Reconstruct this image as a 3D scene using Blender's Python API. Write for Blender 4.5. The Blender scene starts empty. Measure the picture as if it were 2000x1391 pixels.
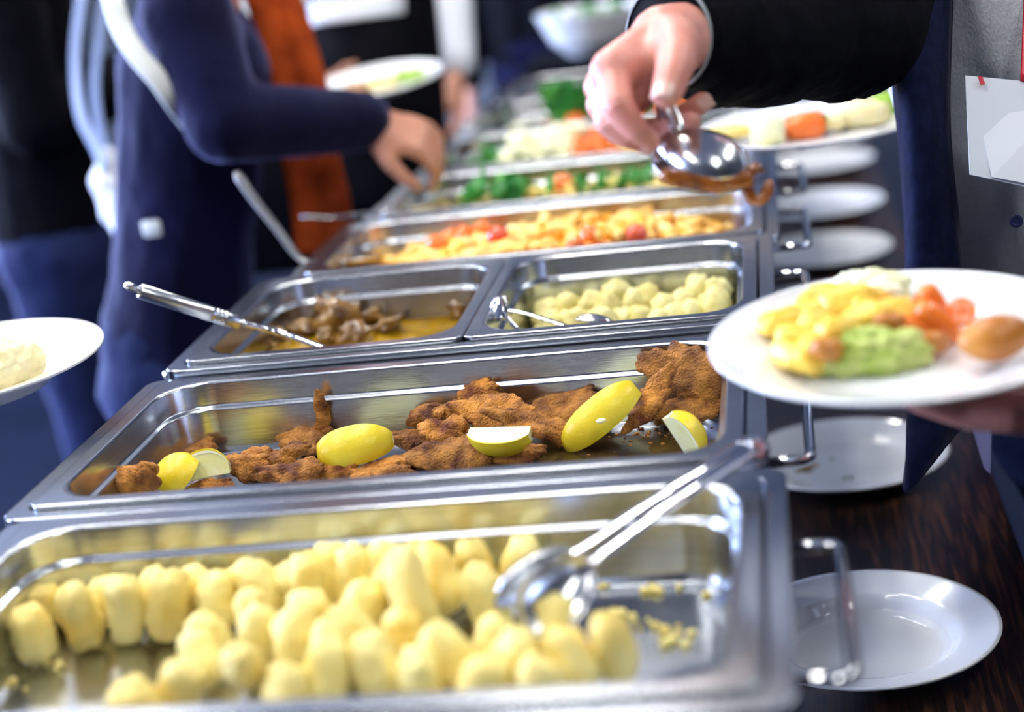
import bpy, math, random
import numpy as np
from mathutils import Vector, Matrix, noise, Euler

S = bpy.context.scene
COL = S.collection
R = math.radians

# ------------------------------------------------------------------ camera
RIM = 1.05      # height of the food pan rims above the floor
TABLE = 0.75    # height of the buffet table
cam = bpy.data.cameras.new('camera')
cam.sensor_width = 36.0
cam.lens = 3279.91528/2000*36.0
cam.clip_start = 0.02
cam.clip_end = 100
cam.dof.use_dof = True
cam.dof.focus_distance = 1.42
cam.dof.aperture_fstop = 2.5
cam.dof.aperture_blades = 0
co = bpy.data.objects.new('camera', cam)
COL.objects.link(co)
co.matrix_world = Matrix((
    (0.98245, 0.08296, 0.16709, 0.30513),
    (0.13561, 0.29749, -0.94504, -1.10115),
    (-0.12811, 0.95111, 0.28102, 1.45746),
    (0, 0, 0, 1)))
S.camera = co

# ------------------------------------------------------------------ world, exposure
w = bpy.data.worlds.new('world')
S.world = w
w.use_nodes = True
w.node_tree.nodes['Background'].inputs[0].default_value = (0.25, 0.36, 0.75, 1)
w.node_tree.nodes['Background'].inputs[1].default_value = 2.5
S.view_settings.view_transform = 'Standard'
S.view_settings.look = 'None'
S.view_settings.exposure = 0.40
S.view_settings.gamma = 1.0
S.view_settings.use_curve_mapping = False
S.cycles.max_bounces = 8
S.cycles.sample_clamp_indirect = 6
S.cycles.blur_glossy = 0.6
LAMP_W = 19.0       # emission of the ceiling lamps' diffusers
SPOT_W = 48.0       # emission of the small round ceiling spotlights
WINDOW_W = 380.0    # watts of sky light through each window

# ------------------------------------------------------------------ materials
def mat(name, col, rough=0.5, metal=0.0, col2=None, scale=20.0, lo=0.4, hi=0.6, bump=0.0, bscale=150.0,
        sss=0.0, coat=0.0, stretch=None, vary=0.0, sheen=0.0, detail=3.0, tint=None, emit=None, spec=None, bdist=0.002, trans=0.0):
    m = bpy.data.materials.new(name)
    m.use_nodes = True
    nt = m.node_tree
    N, L = nt.nodes, nt.links
    b = N['Principled BSDF']
    b.inputs['Base Color'].default_value = (*col, 1)
    b.inputs['Roughness'].default_value = rough
    b.inputs['Metallic'].default_value = metal
    if spec is not None: b.inputs['Specular IOR Level'].default_value = spec
    if coat: b.inputs['Coat Weight'].default_value = coat; b.inputs['Coat Roughness'].default_value = 0.06
    if sheen: b.inputs['Sheen Weight'].default_value = sheen; b.inputs['Sheen Roughness'].default_value = 0.4
    if tint: b.inputs['Sheen Tint'].default_value = (*tint, 1)
    if trans: b.inputs['Transmission Weight'].default_value = trans
    if sss:
        b.inputs['Subsurface Weight'].default_value = sss
        b.inputs['Subsurface Radius'].default_value = (1.0, 0.5, 0.25)
        b.inputs['Subsurface Scale'].default_value = 0.006
    if emit:
        b.inputs['Emission Color'].default_value = (*emit[:3], 1)
        b.inputs['Emission Strength'].default_value = emit[3]
    vec = None
    if col2 is not None or bump:
        tc = N.new('ShaderNodeTexCoord')
        vec = tc.outputs['Object']
        if vary or col2 is not None:
            oi = N.new('ShaderNodeObjectInfo')
            mul = N.new('ShaderNodeMath'); mul.operation = 'MULTIPLY'; mul.inputs[1].default_value = 37.0
            L.new(oi.outputs['Random'], mul.inputs[0])
            ad = N.new('ShaderNodeVectorMath'); ad.operation = 'ADD'
            L.new(vec, ad.inputs[0]); L.new(mul.outputs[0], ad.inputs[1])
            vec = ad.outputs[0]
        if stretch:
            mp = N.new('ShaderNodeMapping'); mp.inputs['Scale'].default_value = stretch
            L.new(vec, mp.inputs['Vector']); vec = mp.outputs[0]
    if col2 is not None:
        nz = N.new('ShaderNodeTexNoise'); nz.inputs['Scale'].default_value = scale; nz.inputs['Detail'].default_value = detail
        L.new(vec, nz.inputs['Vector'])
        rp = N.new('ShaderNodeValToRGB')
        rp.color_ramp.elements[0].position = lo; rp.color_ramp.elements[0].color = (*col, 1)
        rp.color_ramp.elements[1].position = hi; rp.color_ramp.elements[1].color = (*col2, 1)
        L.new(nz.outputs['Fac'], rp.inputs['Fac'])
        if vary:
            hv = N.new('ShaderNodeHueSaturation')
            mr = N.new('ShaderNodeMapRange'); mr.inputs['To Min'].default_value = 1-vary; mr.inputs['To Max'].default_value = 1+vary
            L.new(oi.outputs['Random'], mr.inputs['Value']); L.new(mr.outputs[0], hv.inputs['Value'])
            L.new(rp.outputs['Color'], hv.inputs['Color']); L.new(hv.outputs['Color'], b.inputs['Base Color'])
        else:
            L.new(rp.outputs['Color'], b.inputs['Base Color'])
    if bump:
        bz = N.new('ShaderNodeTexNoise'); bz.inputs['Scale'].default_value = bscale; bz.inputs['Detail'].default_value = 4
        L.new(vec, bz.inputs['Vector'])
        bp = N.new('ShaderNodeBump'); bp.inputs['Strength'].default_value = bump; bp.inputs['Distance'].default_value = bdist
        L.new(bz.outputs['Fac'], bp.inputs['Height'])
        L.new(bp.outputs['Normal'], b.inputs['Normal'])
    return m

M = {}
M['steel'] = mat('brushed_steel', (0.52, 0.54, 0.57), 0.21, 1.0, (0.43, 0.45, 0.48), 30, 0.3, 0.7, bump=0.05, bscale=60, stretch=(1, 1, 14))
M['steel_rim'] = mat('satin_steel', (0.48, 0.51, 0.56), 0.22, 1.0, (0.40, 0.43, 0.48), 12, 0.3, 0.7, bump=0.03, bscale=200)
M['chrome'] = mat('polished_steel', (0.72, 0.73, 0.75), 0.09, 1.0)
M['spoon'] = mat('worn_polished_steel', (0.66, 0.67, 0.68), 0.22, 1.0, (0.55, 0.56, 0.58), 60, 0.4, 0.7, bump=0.05, bscale=300)
M['darkrefl'] = mat('dark_reflection_steel', (0.16, 0.16, 0.17), 0.38, 1.0)  # spoon handle steel with a dark reflection put into its colour
M['blacksteel'] = mat('black_steel', (0.02, 0.02, 0.022), 0.35, 0.6)
M['porcelain'] = mat('white_porcelain', (0.83, 0.84, 0.85), 0.10, coat=0.5)
M['wood'] = mat('dark_wenge_wood', (0.012, 0.007, 0.006), 0.32, 0, (0.085, 0.032, 0.015), 9, 0.46, 0.66, bump=0.12, bscale=24, stretch=(26, 1.6, 8), detail=6)
M['floor'] = mat('blue_grey_floor', (0.0035, 0.006, 0.017), 0.40, 0, (0.007, 0.011, 0.028), 3, 0.3, 0.7, bump=0.05, bscale=12, spec=0.3)
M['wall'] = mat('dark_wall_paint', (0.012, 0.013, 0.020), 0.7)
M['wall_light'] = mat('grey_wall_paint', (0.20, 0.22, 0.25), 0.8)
M['ceiling'] = mat('white_ceiling_paint', (0.20, 0.22, 0.26), 0.9)
M['diffuser'] = mat('lamp_diffuser', (0.9, 0.9, 0.9), 0.5, emit=(0.97, 1.0, 0.98, LAMP_W))
M['spot'] = mat('spotlight_lens', (0.9, 0.9, 0.9), 0.3, emit=(1.0, 0.97, 0.90, SPOT_W))
M['whiteplastic'] = mat('white_frame', (0.7, 0.72, 0.74), 0.4)
M['glass'] = mat('window_glass', (0.9, 0.95, 1.0), 0.02, trans=1.0)

# ------------------------------------------------------------------ object helpers
ORG = {}
def tag(o, label=None, cat=None, group=None, kind=None):
    if label: o['label'] = label
    if cat: o['category'] = cat
    if group: o['group'] = group
    if kind: o['kind'] = kind
    return o

def thing(name, label, cat, loc, group=None):
    o = bpy.data.objects.new(name, None)
    o.empty_display_size = 0.05
    COL.objects.link(o)
    o.location = loc
    ORG[o.name] = Vector(loc)
    return tag(o, label, cat, group)

def mesh(name, V, F, m=None, smooth=True):
    me = bpy.data.meshes.new(name)
    me.from_pydata([tuple(v) for v in np.asarray(V, float)], [], F)
    me.update()
    if smooth: me.shade_smooth()
    if m: me.materials.append(m)
    return me

def add(name, V, F, m, parent=None, loc=None, smooth=True):
    """a mesh object from vertices in room coordinates; its origin is loc (default: centre of its base)"""
    V = np.asarray(V, float)
    if loc is None:
        lo, hi = V.min(0), V.max(0)
        loc = ((lo[0]+hi[0])/2, (lo[1]+hi[1])/2, lo[2]) if parent is None else ORG[parent.name]
    me = mesh(name, V - np.array(loc), F, m, smooth)
    o = bpy.data.objects.new(name, me)
    COL.objects.link(o)
    ORG[o.name] = Vector(loc)
    if parent is not None:
        o.parent = parent
        o.location = Vector(loc) - ORG[parent.name]
    else:
        o.location = loc
    return o

def inst(name, me, loc, rot=(0, 0, 0), sc=(1, 1, 1), parent=None):
    o = bpy.data.objects.new(name, me)
    COL.objects.link(o)
    ORG[o.name] = Vector(loc)
    if parent is not None:
        o.parent = parent
        o.location = Vector(loc) - ORG[parent.name]
    else:
        o.location = loc
    o.rotation_euler = rot
    o.scale = sc
    return o

# ------------------------------------------------------------------ shape helpers (all return V, F)
def join(*parts):
    V, F, k = [], [], 0
    for v, f in parts:
        v = np.asarray(v, float)
        V.append(v); F += [tuple(i + k for i in q) for q in f]; k += len(v)
    return np.vstack(V), F

def box(c, s, rot=None):
    x, y, z = (a/2 for a in s)
    V = np.array([(-x,-y,-z),(x,-y,-z),(x,y,-z),(-x,y,-z),(-x,-y,z),(x,-y,z),(x,y,z),(-x,y,z)], float)
    if rot is not None: V = V @ np.array(Euler(rot).to_matrix()).T
    return V + np.array(c), [(3,2,1,0),(4,5,6,7),(0,1,5,4),(1,2,6,5),(2,3,7,6),(3,0,4,7)]

def bbox_bevel(c, s, b=0.004):
    x, y, z = (a/2 for a in s)
    secs = [(x-b, y-b, b, -z), (x, y, b, -z+b), (x, y, b, z-b), (x-b, y-b, b, z)]
    V, F = loft([(hx, hy, r, zz, 0, 0) for hx, hy, r, zz in secs], n=2, cap0=True, cap1=True)
    return V + np.array(c), F

def rrect(hx, hy, r, n=8):
    r = max(min(r, hx, hy), 1e-4)
    P = []
    for cx, cy, a0 in ((hx-r, hy-r, 0), (-hx+r, hy-r, 90), (-hx+r, -hy+r, 180), (hx-r, -hy+r, 270)):
        for k in range(n+1):
            a = R(a0 + 90*k/n)
            P.append((cx + r*math.cos(a), cy + r*math.sin(a)))
    return P

def loft(secs, n=8, cap0=False, cap1=False):
    """rounded-rectangle sections (hx, hy, r, z, cx, cy) skinned one to the next"""
    V, F = [], []
    k = 4*(n+1)
    for hx, hy, r, z, cx, cy in secs:
        V += [(cx+x, cy+y, z) for x, y in rrect(hx, hy, r, n)]
    for i in range(len(secs)-1):
        for j in range(k):
            a, b = i*k+j, i*k+(j+1) % k
            F.append((a, b, b+k, a+k))
    if cap0: F.append(tuple(range(k))[::-1])
    if cap1: F.append(tuple((len(secs)-1)*k + j for j in range(k)))
    return np.array(V), F

def soften(prof, d=0.0006):
    """extra points near the bends of a profile so that smooth shading keeps the flats flat"""
    out = [prof[0]]
    for p, q in zip(prof, prof[1:]):
        p_, q_ = np.array(p, float), np.array(q, float)
        L = np.linalg.norm(q_-p_)
        if L > 3.2*d:
            out.append(tuple(p_ + (q_-p_)*d/L)); out.append(tuple(q_ - (q_-p_)*d/L))
        out.append(q)
    return out

def lathe(prof, n=64, c=(0, 0, 0), close=False):
    V, F = [], []
    for r, z in prof:
        for k in range(n):
            a = 2*math.pi*k/n
            V.append((r*math.cos(a)+c[0], r*math.sin(a)+c[1], z+c[2]))
    for i in range(len(prof)-1):
        for k in range(n):
            a, b = i*n+k, i*n+(k+1) % n
            F.append((a, b, b+n, a+n))
    if prof[0][0] < 1e-3: pass
    return np.array(V), F

def frames(P):
    P = np.asarray(P, float)
    Tn = np.gradient(P, axis=0)
    Tn /= np.linalg.norm(Tn, axis=1)[:, None] + 1e-12
    u = np.cross(Tn[0], (0, 0, 1))
    if np.linalg.norm(u) < 0.1: u = np.cross(Tn[0], (0, 1, 0))
    u /= np.linalg.norm(u)
    U = []
    for t in Tn:
        u = u - t*np.dot(u, t); u /= np.linalg.norm(u); U.append(u)
    U = np.array(U)
    return P, Tn, U, np.cross(Tn, U)

def tube(P, r, n=10, r2=None, caps=True):
    """a tube through P with radius r (number or one per point); r2 flattens it across"""
    P, Tn, U, W = frames(P)
    m = len(P)
    r = np.full(m, r, float) if np.isscalar(r) else np.asarray(r, float)
    q = r if r2 is None else (np.full(m, r2, float) if np.isscalar(r2) else np.asarray(r2, float))
    V, F = [], []
    for i in range(m):
        for k in range(n):
            a = 2*math.pi*k/n
            V.append(P[i] + U[i]*math.cos(a)*r[i] + W[i]*math.sin(a)*q[i])
    for i in range(m-1):
        for k in range(n):
            a, b = i*n+k, i*n+(k+1) % n
            F.append((a, b, b+n, a+n))
    if caps:
        F.append(tuple(range(n))[::-1]); F.append(tuple((m-1)*n+k for k in range(n)))
    return np.array(V), F

def spline(P, n=8):
    """Catmull-Rom through the points"""
    P = [np.asarray(p, float) for p in P]
    Q = [2*P[0]-P[1]] + P + [2*P[-1]-P[-2]]
    out = []
    for i in range(1, len(Q)-2):
        a, b, c, d = Q[i-1], Q[i], Q[i+1], Q[i+2]
        for k in range(n):
            t = k/n
            out.append(0.5*((2*b) + (c-a)*t + (2*a-5*b+4*c-d)*t*t + (3*b-a-3*c+d)*t**3))
    out.append(P[-1])
    return np.array(out)

def rounded(P, rad, n=5):
    """polyline with its corners rounded"""
    P = [np.asarray(p, float) for p in P]
    out = [P[0]]
    for a, b, c in zip(P, P[1:], P[2:]):
        u, v = a-b, c-b
        lu, lv = np.linalg.norm(u), np.linalg.norm(v)
        d = min(rad, lu*0.49, lv*0.49)
        s, e = b+u/lu*d, b+v/lv*d
        for k in range(n+1):
            t = k/n
            out.append(s*(1-t)**2 + 2*b*t*(1-t) + e*t*t)
    out.append(P[-1])
    return np.array(out)

_ICO = {}
def ico(sub=3):
    if sub not in _ICO:
        import bmesh
        bm = bmesh.new()
        bmesh.ops.create_icosphere(bm, subdivisions=sub, radius=1)
        bm.verts.ensure_lookup_table()
        _ICO[sub] = (np.array([v.co for v in bm.verts]), [tuple(v.index for v in f.verts) for f in bm.faces])
        bm.free()
    return _ICO[sub]

def fbm(P, scale, seed=0.0, octaves=3):
    o = Vector((seed*13.7, seed*7.3, seed*3.1))
    return np.array([noise.fractal(Vector(p)*scale + o, 0.8, 2.0, octaves) for p in P])

def rotm(e): return np.array(Euler(e).to_matrix())

# ------------------------------------------------------------------ the room
def struct(name, V, F, m, parent=None, smooth=False):
    o = add(name, V, F, m, parent, smooth=smooth)
    if parent is None: o['kind'] = 'structure'
    return o
X0, X1, Y0, Y1, H = -4.2, 3.2, -3.0, 7.5, 3.0
struct('floor', *box(((X0+X1)/2, (Y0+Y1)/2, -0.05), (X1-X0+0.4, Y1-Y0+0.4, 0.1)), M['floor'])
struct('ceiling', *box(((X0+X1)/2, (Y0+Y1)/2, H+0.05), (X1-X0+0.4, Y1-Y0+0.4, 0.1)), M['ceiling'])
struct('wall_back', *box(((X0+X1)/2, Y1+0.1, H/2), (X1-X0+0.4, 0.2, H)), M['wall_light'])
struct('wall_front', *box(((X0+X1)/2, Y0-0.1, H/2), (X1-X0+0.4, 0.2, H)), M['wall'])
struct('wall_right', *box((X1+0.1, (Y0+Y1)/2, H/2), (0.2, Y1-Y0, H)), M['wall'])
# the left wall has three tall windows
wins = [(-1.2, 0.1), (1.2, 2.5), (3.3, 4.6)]
zw0, zw1 = 0.7, 2.6
pieces, y = [], Y0
for a, b in wins:
    pieces.append(box((X0-0.1, (y+a)/2, H/2), (0.2, a-y, H)))
    pieces.append(box((X0-0.1, (a+b)/2, zw0/2), (0.2, b-a, zw0)))
    pieces.append(box((X0-0.1, (a+b)/2, (zw1+H)/2), (0.2, b-a, H-zw1)))
    y = b
pieces.append(box((X0-0.1, (y+Y1)/2, H/2), (0.2, Y1-y, H)))
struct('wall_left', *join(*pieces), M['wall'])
struct('baseboard_left', *box((X0+0.01, (Y0+Y1)/2, 0.05), (0.02, Y1-Y0, 0.1)), M['whiteplastic'])
struct('baseboard_back', *box(((X0+X1)/2, Y1-0.01, 0.05), (X1-X0-0.05, 0.02, 0.1)), M['whiteplastic'])
for i, (a, b) in enumerate(wins):
    t = 0.05
    fr = [box((X0-0.1, a+t/2, (zw0+zw1)/2), (0.08, t, zw1-zw0)), box((X0-0.1, b-t/2, (zw0+zw1)/2), (0.08, t, zw1-zw0)),
          box((X0-0.1, (a+b)/2, zw0+t/2), (0.08, b-a-2*t, t)), box((X0-0.1, (a+b)/2, zw1-t/2), (0.08, b-a-2*t, t)),
          box((X0-0.1, (a+b)/2, (zw0+zw1)/2), (0.06, t, zw1-zw0-2*t))]
    wf = struct('window_%d' % (i+1), *join(*fr), M['whiteplastic'])
    lt = bpy.data.lights.new('daylight', 'AREA')
    lt.shape = 'RECTANGLE'; lt.size = zw1-zw0; lt.size_y = b-a
    lt.color = (0.52, 0.64, 1.0); lt.energy = WINDOW_W
    lo = bpy.data.objects.new('daylight', lt); COL.objects.link(lo)
    lo.location = (X0-0.3, (a+b)/2, (zw0+zw1)/2); lo.rotation_euler = (0, R(-90), 0)
# ceiling lamps: a row of long fixtures and a row of twin round spots
for n_, yy in enumerate((-1.7, 0.3, 2.0)):
    xx = 1.0 if n_ == 0 else 1.8
    f = thing('ceiling_lamp', 'long white ceiling lamp fixture above the buffet room', 'lamp', (xx, yy, H-0.06), 'ceiling lamps')
    W2, L2 = 0.13, 0.62
    for nm, c, s_ in (('side_rail', (xx-W2, yy, H-0.03), (0.02, 2*L2+0.02, 0.06)), ('side_rail', (xx+W2, yy, H-0.03), (0.02, 2*L2+0.02, 0.06)),
                      ('end_rail', (xx, yy-L2, H-0.03), (2*W2-0.02, 0.02, 0.06)), ('end_rail', (xx, yy+L2, H-0.03), (2*W2-0.02, 0.02, 0.06))):
        add(nm, *box(c, s_), M['whiteplastic'], f, smooth=False)
    add('diffuser', *box((xx, yy, H-0.04), (2*W2-0.02, 2*L2-0.02, 0.02)), M['diffuser'], f, smooth=False)
for yy in (-1.7, -0.9, -0.1, 0.7, 1.5, 2.4):
    for xx in ((-1.45,) if yy < -0.5 else (-1.45, -0.25)):
        f = thing('twin_spotlight', 'twin round ceiling spotlight above the buffet room', 'lamp', (xx, yy, H-0.05), 'twin ceiling spotlights')
        hs_ = add('housing', *bbox_bevel((xx, yy, H-0.020), (0.50, 0.26, 0.04), 0.006), M['blacksteel'], f)
        for s_ in (-1, 1):
            V, F = lathe([(0.0005, H-0.044), (0.102, H-0.044), (0.105, H-0.041)], 24, (xx+s_*0.12, yy, 0))
            add('lamp_lens', V, F, M['spot'], hs_)

# ------------------------------------------------------------------ the buffet table
tb = thing('buffet_table', 'long dark wooden buffet table under the steel chafing dishes', 'table', (0.08, 1.2, 0))
TX0, TX1, TY0, TY1 = -0.30, 0.505, -0.62, 3.1
for a, b in ((TY0, 1.24), (1.242, TY1)):
    add('tabletop', *bbox_bevel(((TX0+TX1)/2, (a+b)/2, TABLE-0.02), (TX1-TX0, b-a, 0.04), 0.004), M['wood'], tb)
add('apron', *join(box(((TX0+TX1)/2, TY0+0.06, TABLE-0.09), (TX1-TX0-0.1, 0.02, 0.1)), box(((TX0+TX1)/2, TY1-0.06, TABLE-0.09), (TX1-TX0-0.1, 0.02, 0.1)),
    box((TX0+0.05, (TY0+TY1)/2, TABLE-0.09), (0.02, TY1-TY0-0.12, 0.1)), box((TX1-0.05, (TY0+TY1)/2, TABLE-0.09), (0.02, TY1-TY0-0.12, 0.1))), M['wood'], tb, smooth=False)
for x in (TX0+0.05, TX1-0.05):
    for y in (TY0+0.06, 1.24, TY1-0.06):
        add('leg', *bbox_bevel((x, y, (TABLE-0.04)/2), (0.06, 0.06, TABLE-0.04), 0.004), M['wood'], tb)

# ------------------------------------------------------------------ chafing dishes and food pans
def food_pan(cx, cy, hx, hy, depth, label, group=None, z=RIM, name='food_pan', r=0.043):
    inner = soften([(0.0135, -0.0085), (0.0135, -0.0008), (0.0128, -0.0001), (0.0022, 0.0), (0.0008, -0.0004), (0.0, -0.0018), (-0.0020, -0.0208), (-0.0026, -0.0218),
                    (-0.0062, -0.0236), (-0.0068, -0.0246), (-0.0115, -depth+0.008), (-0.0145, -depth+0.002), (-0.022, -depth), (-0.028, -depth), (-0.040, -depth)])
    outer = soften([(-0.040, -depth-0.0012), (-0.022, -depth-0.0012), (-0.013, -depth+0.001), (-0.0065, -0.026), (-0.0015, -0.022), (0.0008, -0.004), (0.0125, -0.0022), (0.0130, -0.0085)])
    prof = outer + inner
    V, F = loft([(hx+d, hy+d, (max(0.010, r-2.6*d) if d > 0 else max(0.008, r+d)), z+zz, cx, cy) for d, zz in prof], n=9, cap0=True, cap1=True)
    o = add(name, V, F, M['steel'], loc=(cx, cy, z-depth))
    return tag(o, label, 'food pan', group)

def chafer(cx, cy, hx, hy, label, z=RIM, handle=True):
    t = thing('chafing_dish', label, 'chafing dish', (cx, cy, TABLE), 'chafing dishes in a row on the buffet')
    r = 0.036
    prof = soften([(0.000, -0.098), (0.002, -0.030), (0.004, -0.0105), (0.0150, -0.0102), (0.0158, -0.0095), (0.0162, -0.0042), (0.0169, -0.0035), (0.0296, -0.0035), (0.0303, -0.0042),
            (0.0303, -0.013), (0.0280, -0.0150), (0.0210, -0.0165), (0.0190, -0.020), (0.0150, -0.100), (0.010, -0.106)])
    V, F = loft([(hx+d, hy+d, 0.016 if d > 0.0135 else 0.030, z+zz, cx, cy) for d, zz in prof], n=9, cap0=True, cap1=True)
    add('water_pan', V, F, M['steel_rim'], t)
    for s in (-1, 1):
        x0, x1 = cx+s*(hx+0.018), cx+s*(hx+0.060)
        P = rounded([(x0, cy-0.088, z-0.030), (x1, cy-0.088, z-0.030), (x1, cy+0.088, z-0.030), (x0, cy+0.088, z-0.030)], 0.012, 6)
        hd = add('handle', *tube(P, 0.0042, 10), M['chrome'], t)
        for q in (-1, 1):
            add('handle_mount', *bbox_bevel((x0+s*0.001, cy+q*0.088, z-0.032), (0.004, 0.022, 0.018), 0.001), M['steel_rim'], hd)
    zb = z-0.112
    P = rounded([(cx-hx+0.05, cy-hy+0.02, zb), (cx+hx-0.05, cy-hy+0.02, zb), (cx+hx-0.05, cy+hy-0.02, zb), (cx-hx+0.05, cy+hy-0.02, zb), (cx-hx+0.05, cy-hy+0.02, zb)], 0.02, 4)
    add('stand_rail', *tube(P, 0.005, 8), M['blacksteel'], t)
    for sx in (-1, 1):
        for sy in (-1, 1):
            x, y = cx+sx*(hx-0.05), cy+sy*(hy-0.02)
            add('leg', *tube([(x, y, zb), (x, y, TABLE+0.012), (x, y, TABLE)], [0.006, 0.006, 0.009], 8), M['blacksteel'], t)
    return t

HX, HY = 0.2485, 0.134
# centre, front edge, half length and half depth of each pan's opening
rows = dict(A=(0.0123, -0.3300, HX, HY), B=(0.0, 0.0, HX, HY), C=(0.0107, 0.334, HX, HY), D=(0.0270, 0.6693, 0.240, 0.1120), E=(0.040, 0.956, 0.230, 0.1090),
            F=(0.046, 1.237, 0.226, 0.1240), G=(0.048, 1.548, 0.226, HY), H=(0.048, 1.879, 0.226, HY))
what = dict(A='pale dumplings', B='fried cutlets and lemon wedges', C='gravy pan and potato pan', D='orange pasta and tomatoes', E='green herbs and noodles',
            F='cucumber, white radish and carrot', G='tomatoes and lettuce', H='brown bread rolls')
for kk, (cx, y0, hx, hy) in rows.items():
    chafer(cx, y0+hy, hx, hy, 'steel chafing dish holding the ' + what[kk], z=RIM+(0.006 if kk == 'C' else 0))
    if kk != 'C':
        food_pan(cx, y0+hy, hx, hy, 0.065, 'full size steel food pan filled with ' + what[kk], 'food pans on the buffet')
cx, y0, hx, hy = rows['C']
zc = RIM+0.006
hw = (hx-0.0145)/2+0.0006
PANL = (cx-hx/2-0.0072, y0+HY, hw); PANR = (cx+hx/2+0.0072, y0+HY, hw)
food_pan(PANL[0], PANL[1], hw, HY, 0.095, 'half size steel food pan with brown meat gravy', 'food pans on the buffet', z=zc)
food_pan(PANR[0], PANR[1], hw, HY, 0.095, 'half size steel food pan with small round potatoes', 'food pans on the buffet', z=zc)

# ------------------------------------------------------------------ plates
def plate_mesh(Rr, kind):
    if kind == 'soup':
        pr = [(0.0005, 0.0035), (Rr*0.50, 0.0035), (Rr*0.56, 0.0042), (Rr*0.62, 0.0075), (Rr*0.67, 0.0145), (Rr*0.70, 0.0175), (Rr*0.73, 0.0188), (Rr*0.97, 0.0262), (Rr, 0.0268), (Rr*1.004, 0.0258), (Rr, 0.0240),
              (Rr*0.74, 0.0155), (Rr*0.68, 0.010), (Rr*0.60, 0.003), (Rr*0.58, 0.0), (Rr*0.54, 0.0), (Rr*0.53, 0.0015), (0.0005, 0.0015)]
    else:
        pr = [(0.0005, 0.0042), (Rr*0.55, 0.0042), (Rr*0.62, 0.0048), (Rr*0.66, 0.0066), (Rr*0.70, 0.0085), (Rr*0.95, 0.0172), (Rr*0.985, 0.0188), (Rr, 0.0186), (Rr*1.003, 0.0172), (Rr*0.99, 0.0155),
              (Rr*0.72, 0.0050), (Rr*0.64, 0.0018), (Rr*0.60, 0.0), (Rr*0.56, 0.0), (Rr*0.55, 0.0015), (0.0005, 0.0018)]
    return lathe(soften(pr, 0.0012), 96)
def plate(loc, Rr, label, kind='flat', tilt=(0, 0, 0), group=None, name='plate'):
    V, F = plate_mesh(Rr, kind)
    o = inst(name, mesh(name, V, F, M['porcelain']), loc, tilt)
    return tag(o, label, 'plate', group)
PL = 'plates on the table beside the chafing dishes'
plate((0.345, 0.268, TABLE), 0.115, 'deep white soup plate, empty, on the dark table beside the dumpling dish', 'soup', group=PL, name='soup_plate')
used = plate((0.349, 0.722, TABLE), 0.115, 'white plate with brown and green food smears on the dark table', group=PL)
plate((0.355, 1.36, TABLE), 0.115, 'empty white plate on the table, just behind the held plate of vegetables', group=PL)
plate((0.362, 1.70, TABLE), 0.115, 'empty white plate on the table behind the wire handle of the pasta dish', group=PL)
plate((0.375, 2.06, TABLE), 0.115, 'empty white plate on the table just past the dripping tongs', group=PL)
plate((0.385, 2.48, TABLE), 0.115, 'empty white plate at the far end of the dark table', group=PL)

# ------------------------------------------------------------------ people: helpers
M['skin'] = mat('skin', (0.64, 0.25, 0.19), 0.42, 0, (0.74, 0.36, 0.29), 28, 0.35, 0.7, bump=0.25, bscale=420, sss=0.3, bdist=0.001)
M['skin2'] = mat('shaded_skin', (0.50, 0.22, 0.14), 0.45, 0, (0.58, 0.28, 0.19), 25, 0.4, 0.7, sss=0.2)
M['nail'] = mat('finger_nail', (0.80, 0.50, 0.42), 0.2, coat=0.4)
M['suit'] = mat('lit_navy_suit_cloth', (0.006, 0.009, 0.034), 0.75, 0, (0.010, 0.014, 0.052), 90, 0.4, 0.6, bump=0.5, bscale=26, sheen=0.05, bdist=0.006, spec=0.08)  # jacket front, with the blue light on it put into the colour
M['sleeve'] = mat('shaded_suit_cloth', (0.0010, 0.0012, 0.0030), 0.8, 0, (0.0020, 0.0022, 0.0050), 90, 0.4, 0.6, bump=0.4, bscale=24, bdist=0.006, spec=0.08)  # sleeves of the same jacket, with their shade put into the colour
M['lilac_tail'] = mat('plain_lilac', (0.38, 0.38, 0.72), 0.4)
M['shirt'] = mat('grey_linen_shirt', (0.70, 0.73, 0.78), 0.8, 0, (0.80, 0.83, 0.88), 420, 0.35, 0.65, bump=0.6, bscale=420, stretch=(1, 1, 0.6), bdist=0.002, spec=0.08)
M['denim'] = mat('dark_denim', (0.010, 0.016, 0.050), 0.8, 0, (0.022, 0.034, 0.09), 300, 0.4, 0.6, bump=0.4, bscale=40, spec=0.08)
M['bluetop'] = mat('navy_knit_top', (0.0015, 0.0018, 0.015), 0.8, 0, (0.0035, 0.004, 0.027), 6, 0.4, 0.7, bump=0.6, bscale=14, sheen=0.34, tint=(0.45, 0.48, 1.0), bdist=0.012, spec=0.08)
M['jeans'] = mat('blue_jeans', (0.008, 0.013, 0.050), 0.75, 0, (0.016, 0.024, 0.080), 8, 0.4, 0.7, bump=0.5, bscale=14, sheen=0.2, tint=(0.45, 0.5, 1.0), bdist=0.01, spec=0.08)
M['black'] = mat('black_cloth', (0.0010, 0.0011, 0.0030), 0.85, bump=0.4, bscale=14, bdist=0.01, spec=0.08)
M['darkblue'] = mat('dark_blue_cloth', (0.005, 0.006, 0.028), 0.8, bump=0.5, bscale=14, bdist=0.01, spec=0.08)
M['white'] = mat('white_cotton', (0.72, 0.75, 0.82), 0.8, bump=0.5, bscale=16, bdist=0.01, spec=0.08)
M['rust'] = mat('rust_knit', (0.42, 0.065, 0.010), 0.85, 0, (0.22, 0.030, 0.006), 12, 0.4, 0.65, bump=0.5, bscale=30, bdist=0.008, spec=0.08)
M['strap'] = mat('pale_strap', (0.60, 0.63, 0.62), 0.6, bump=0.2, bscale=200)
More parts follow.
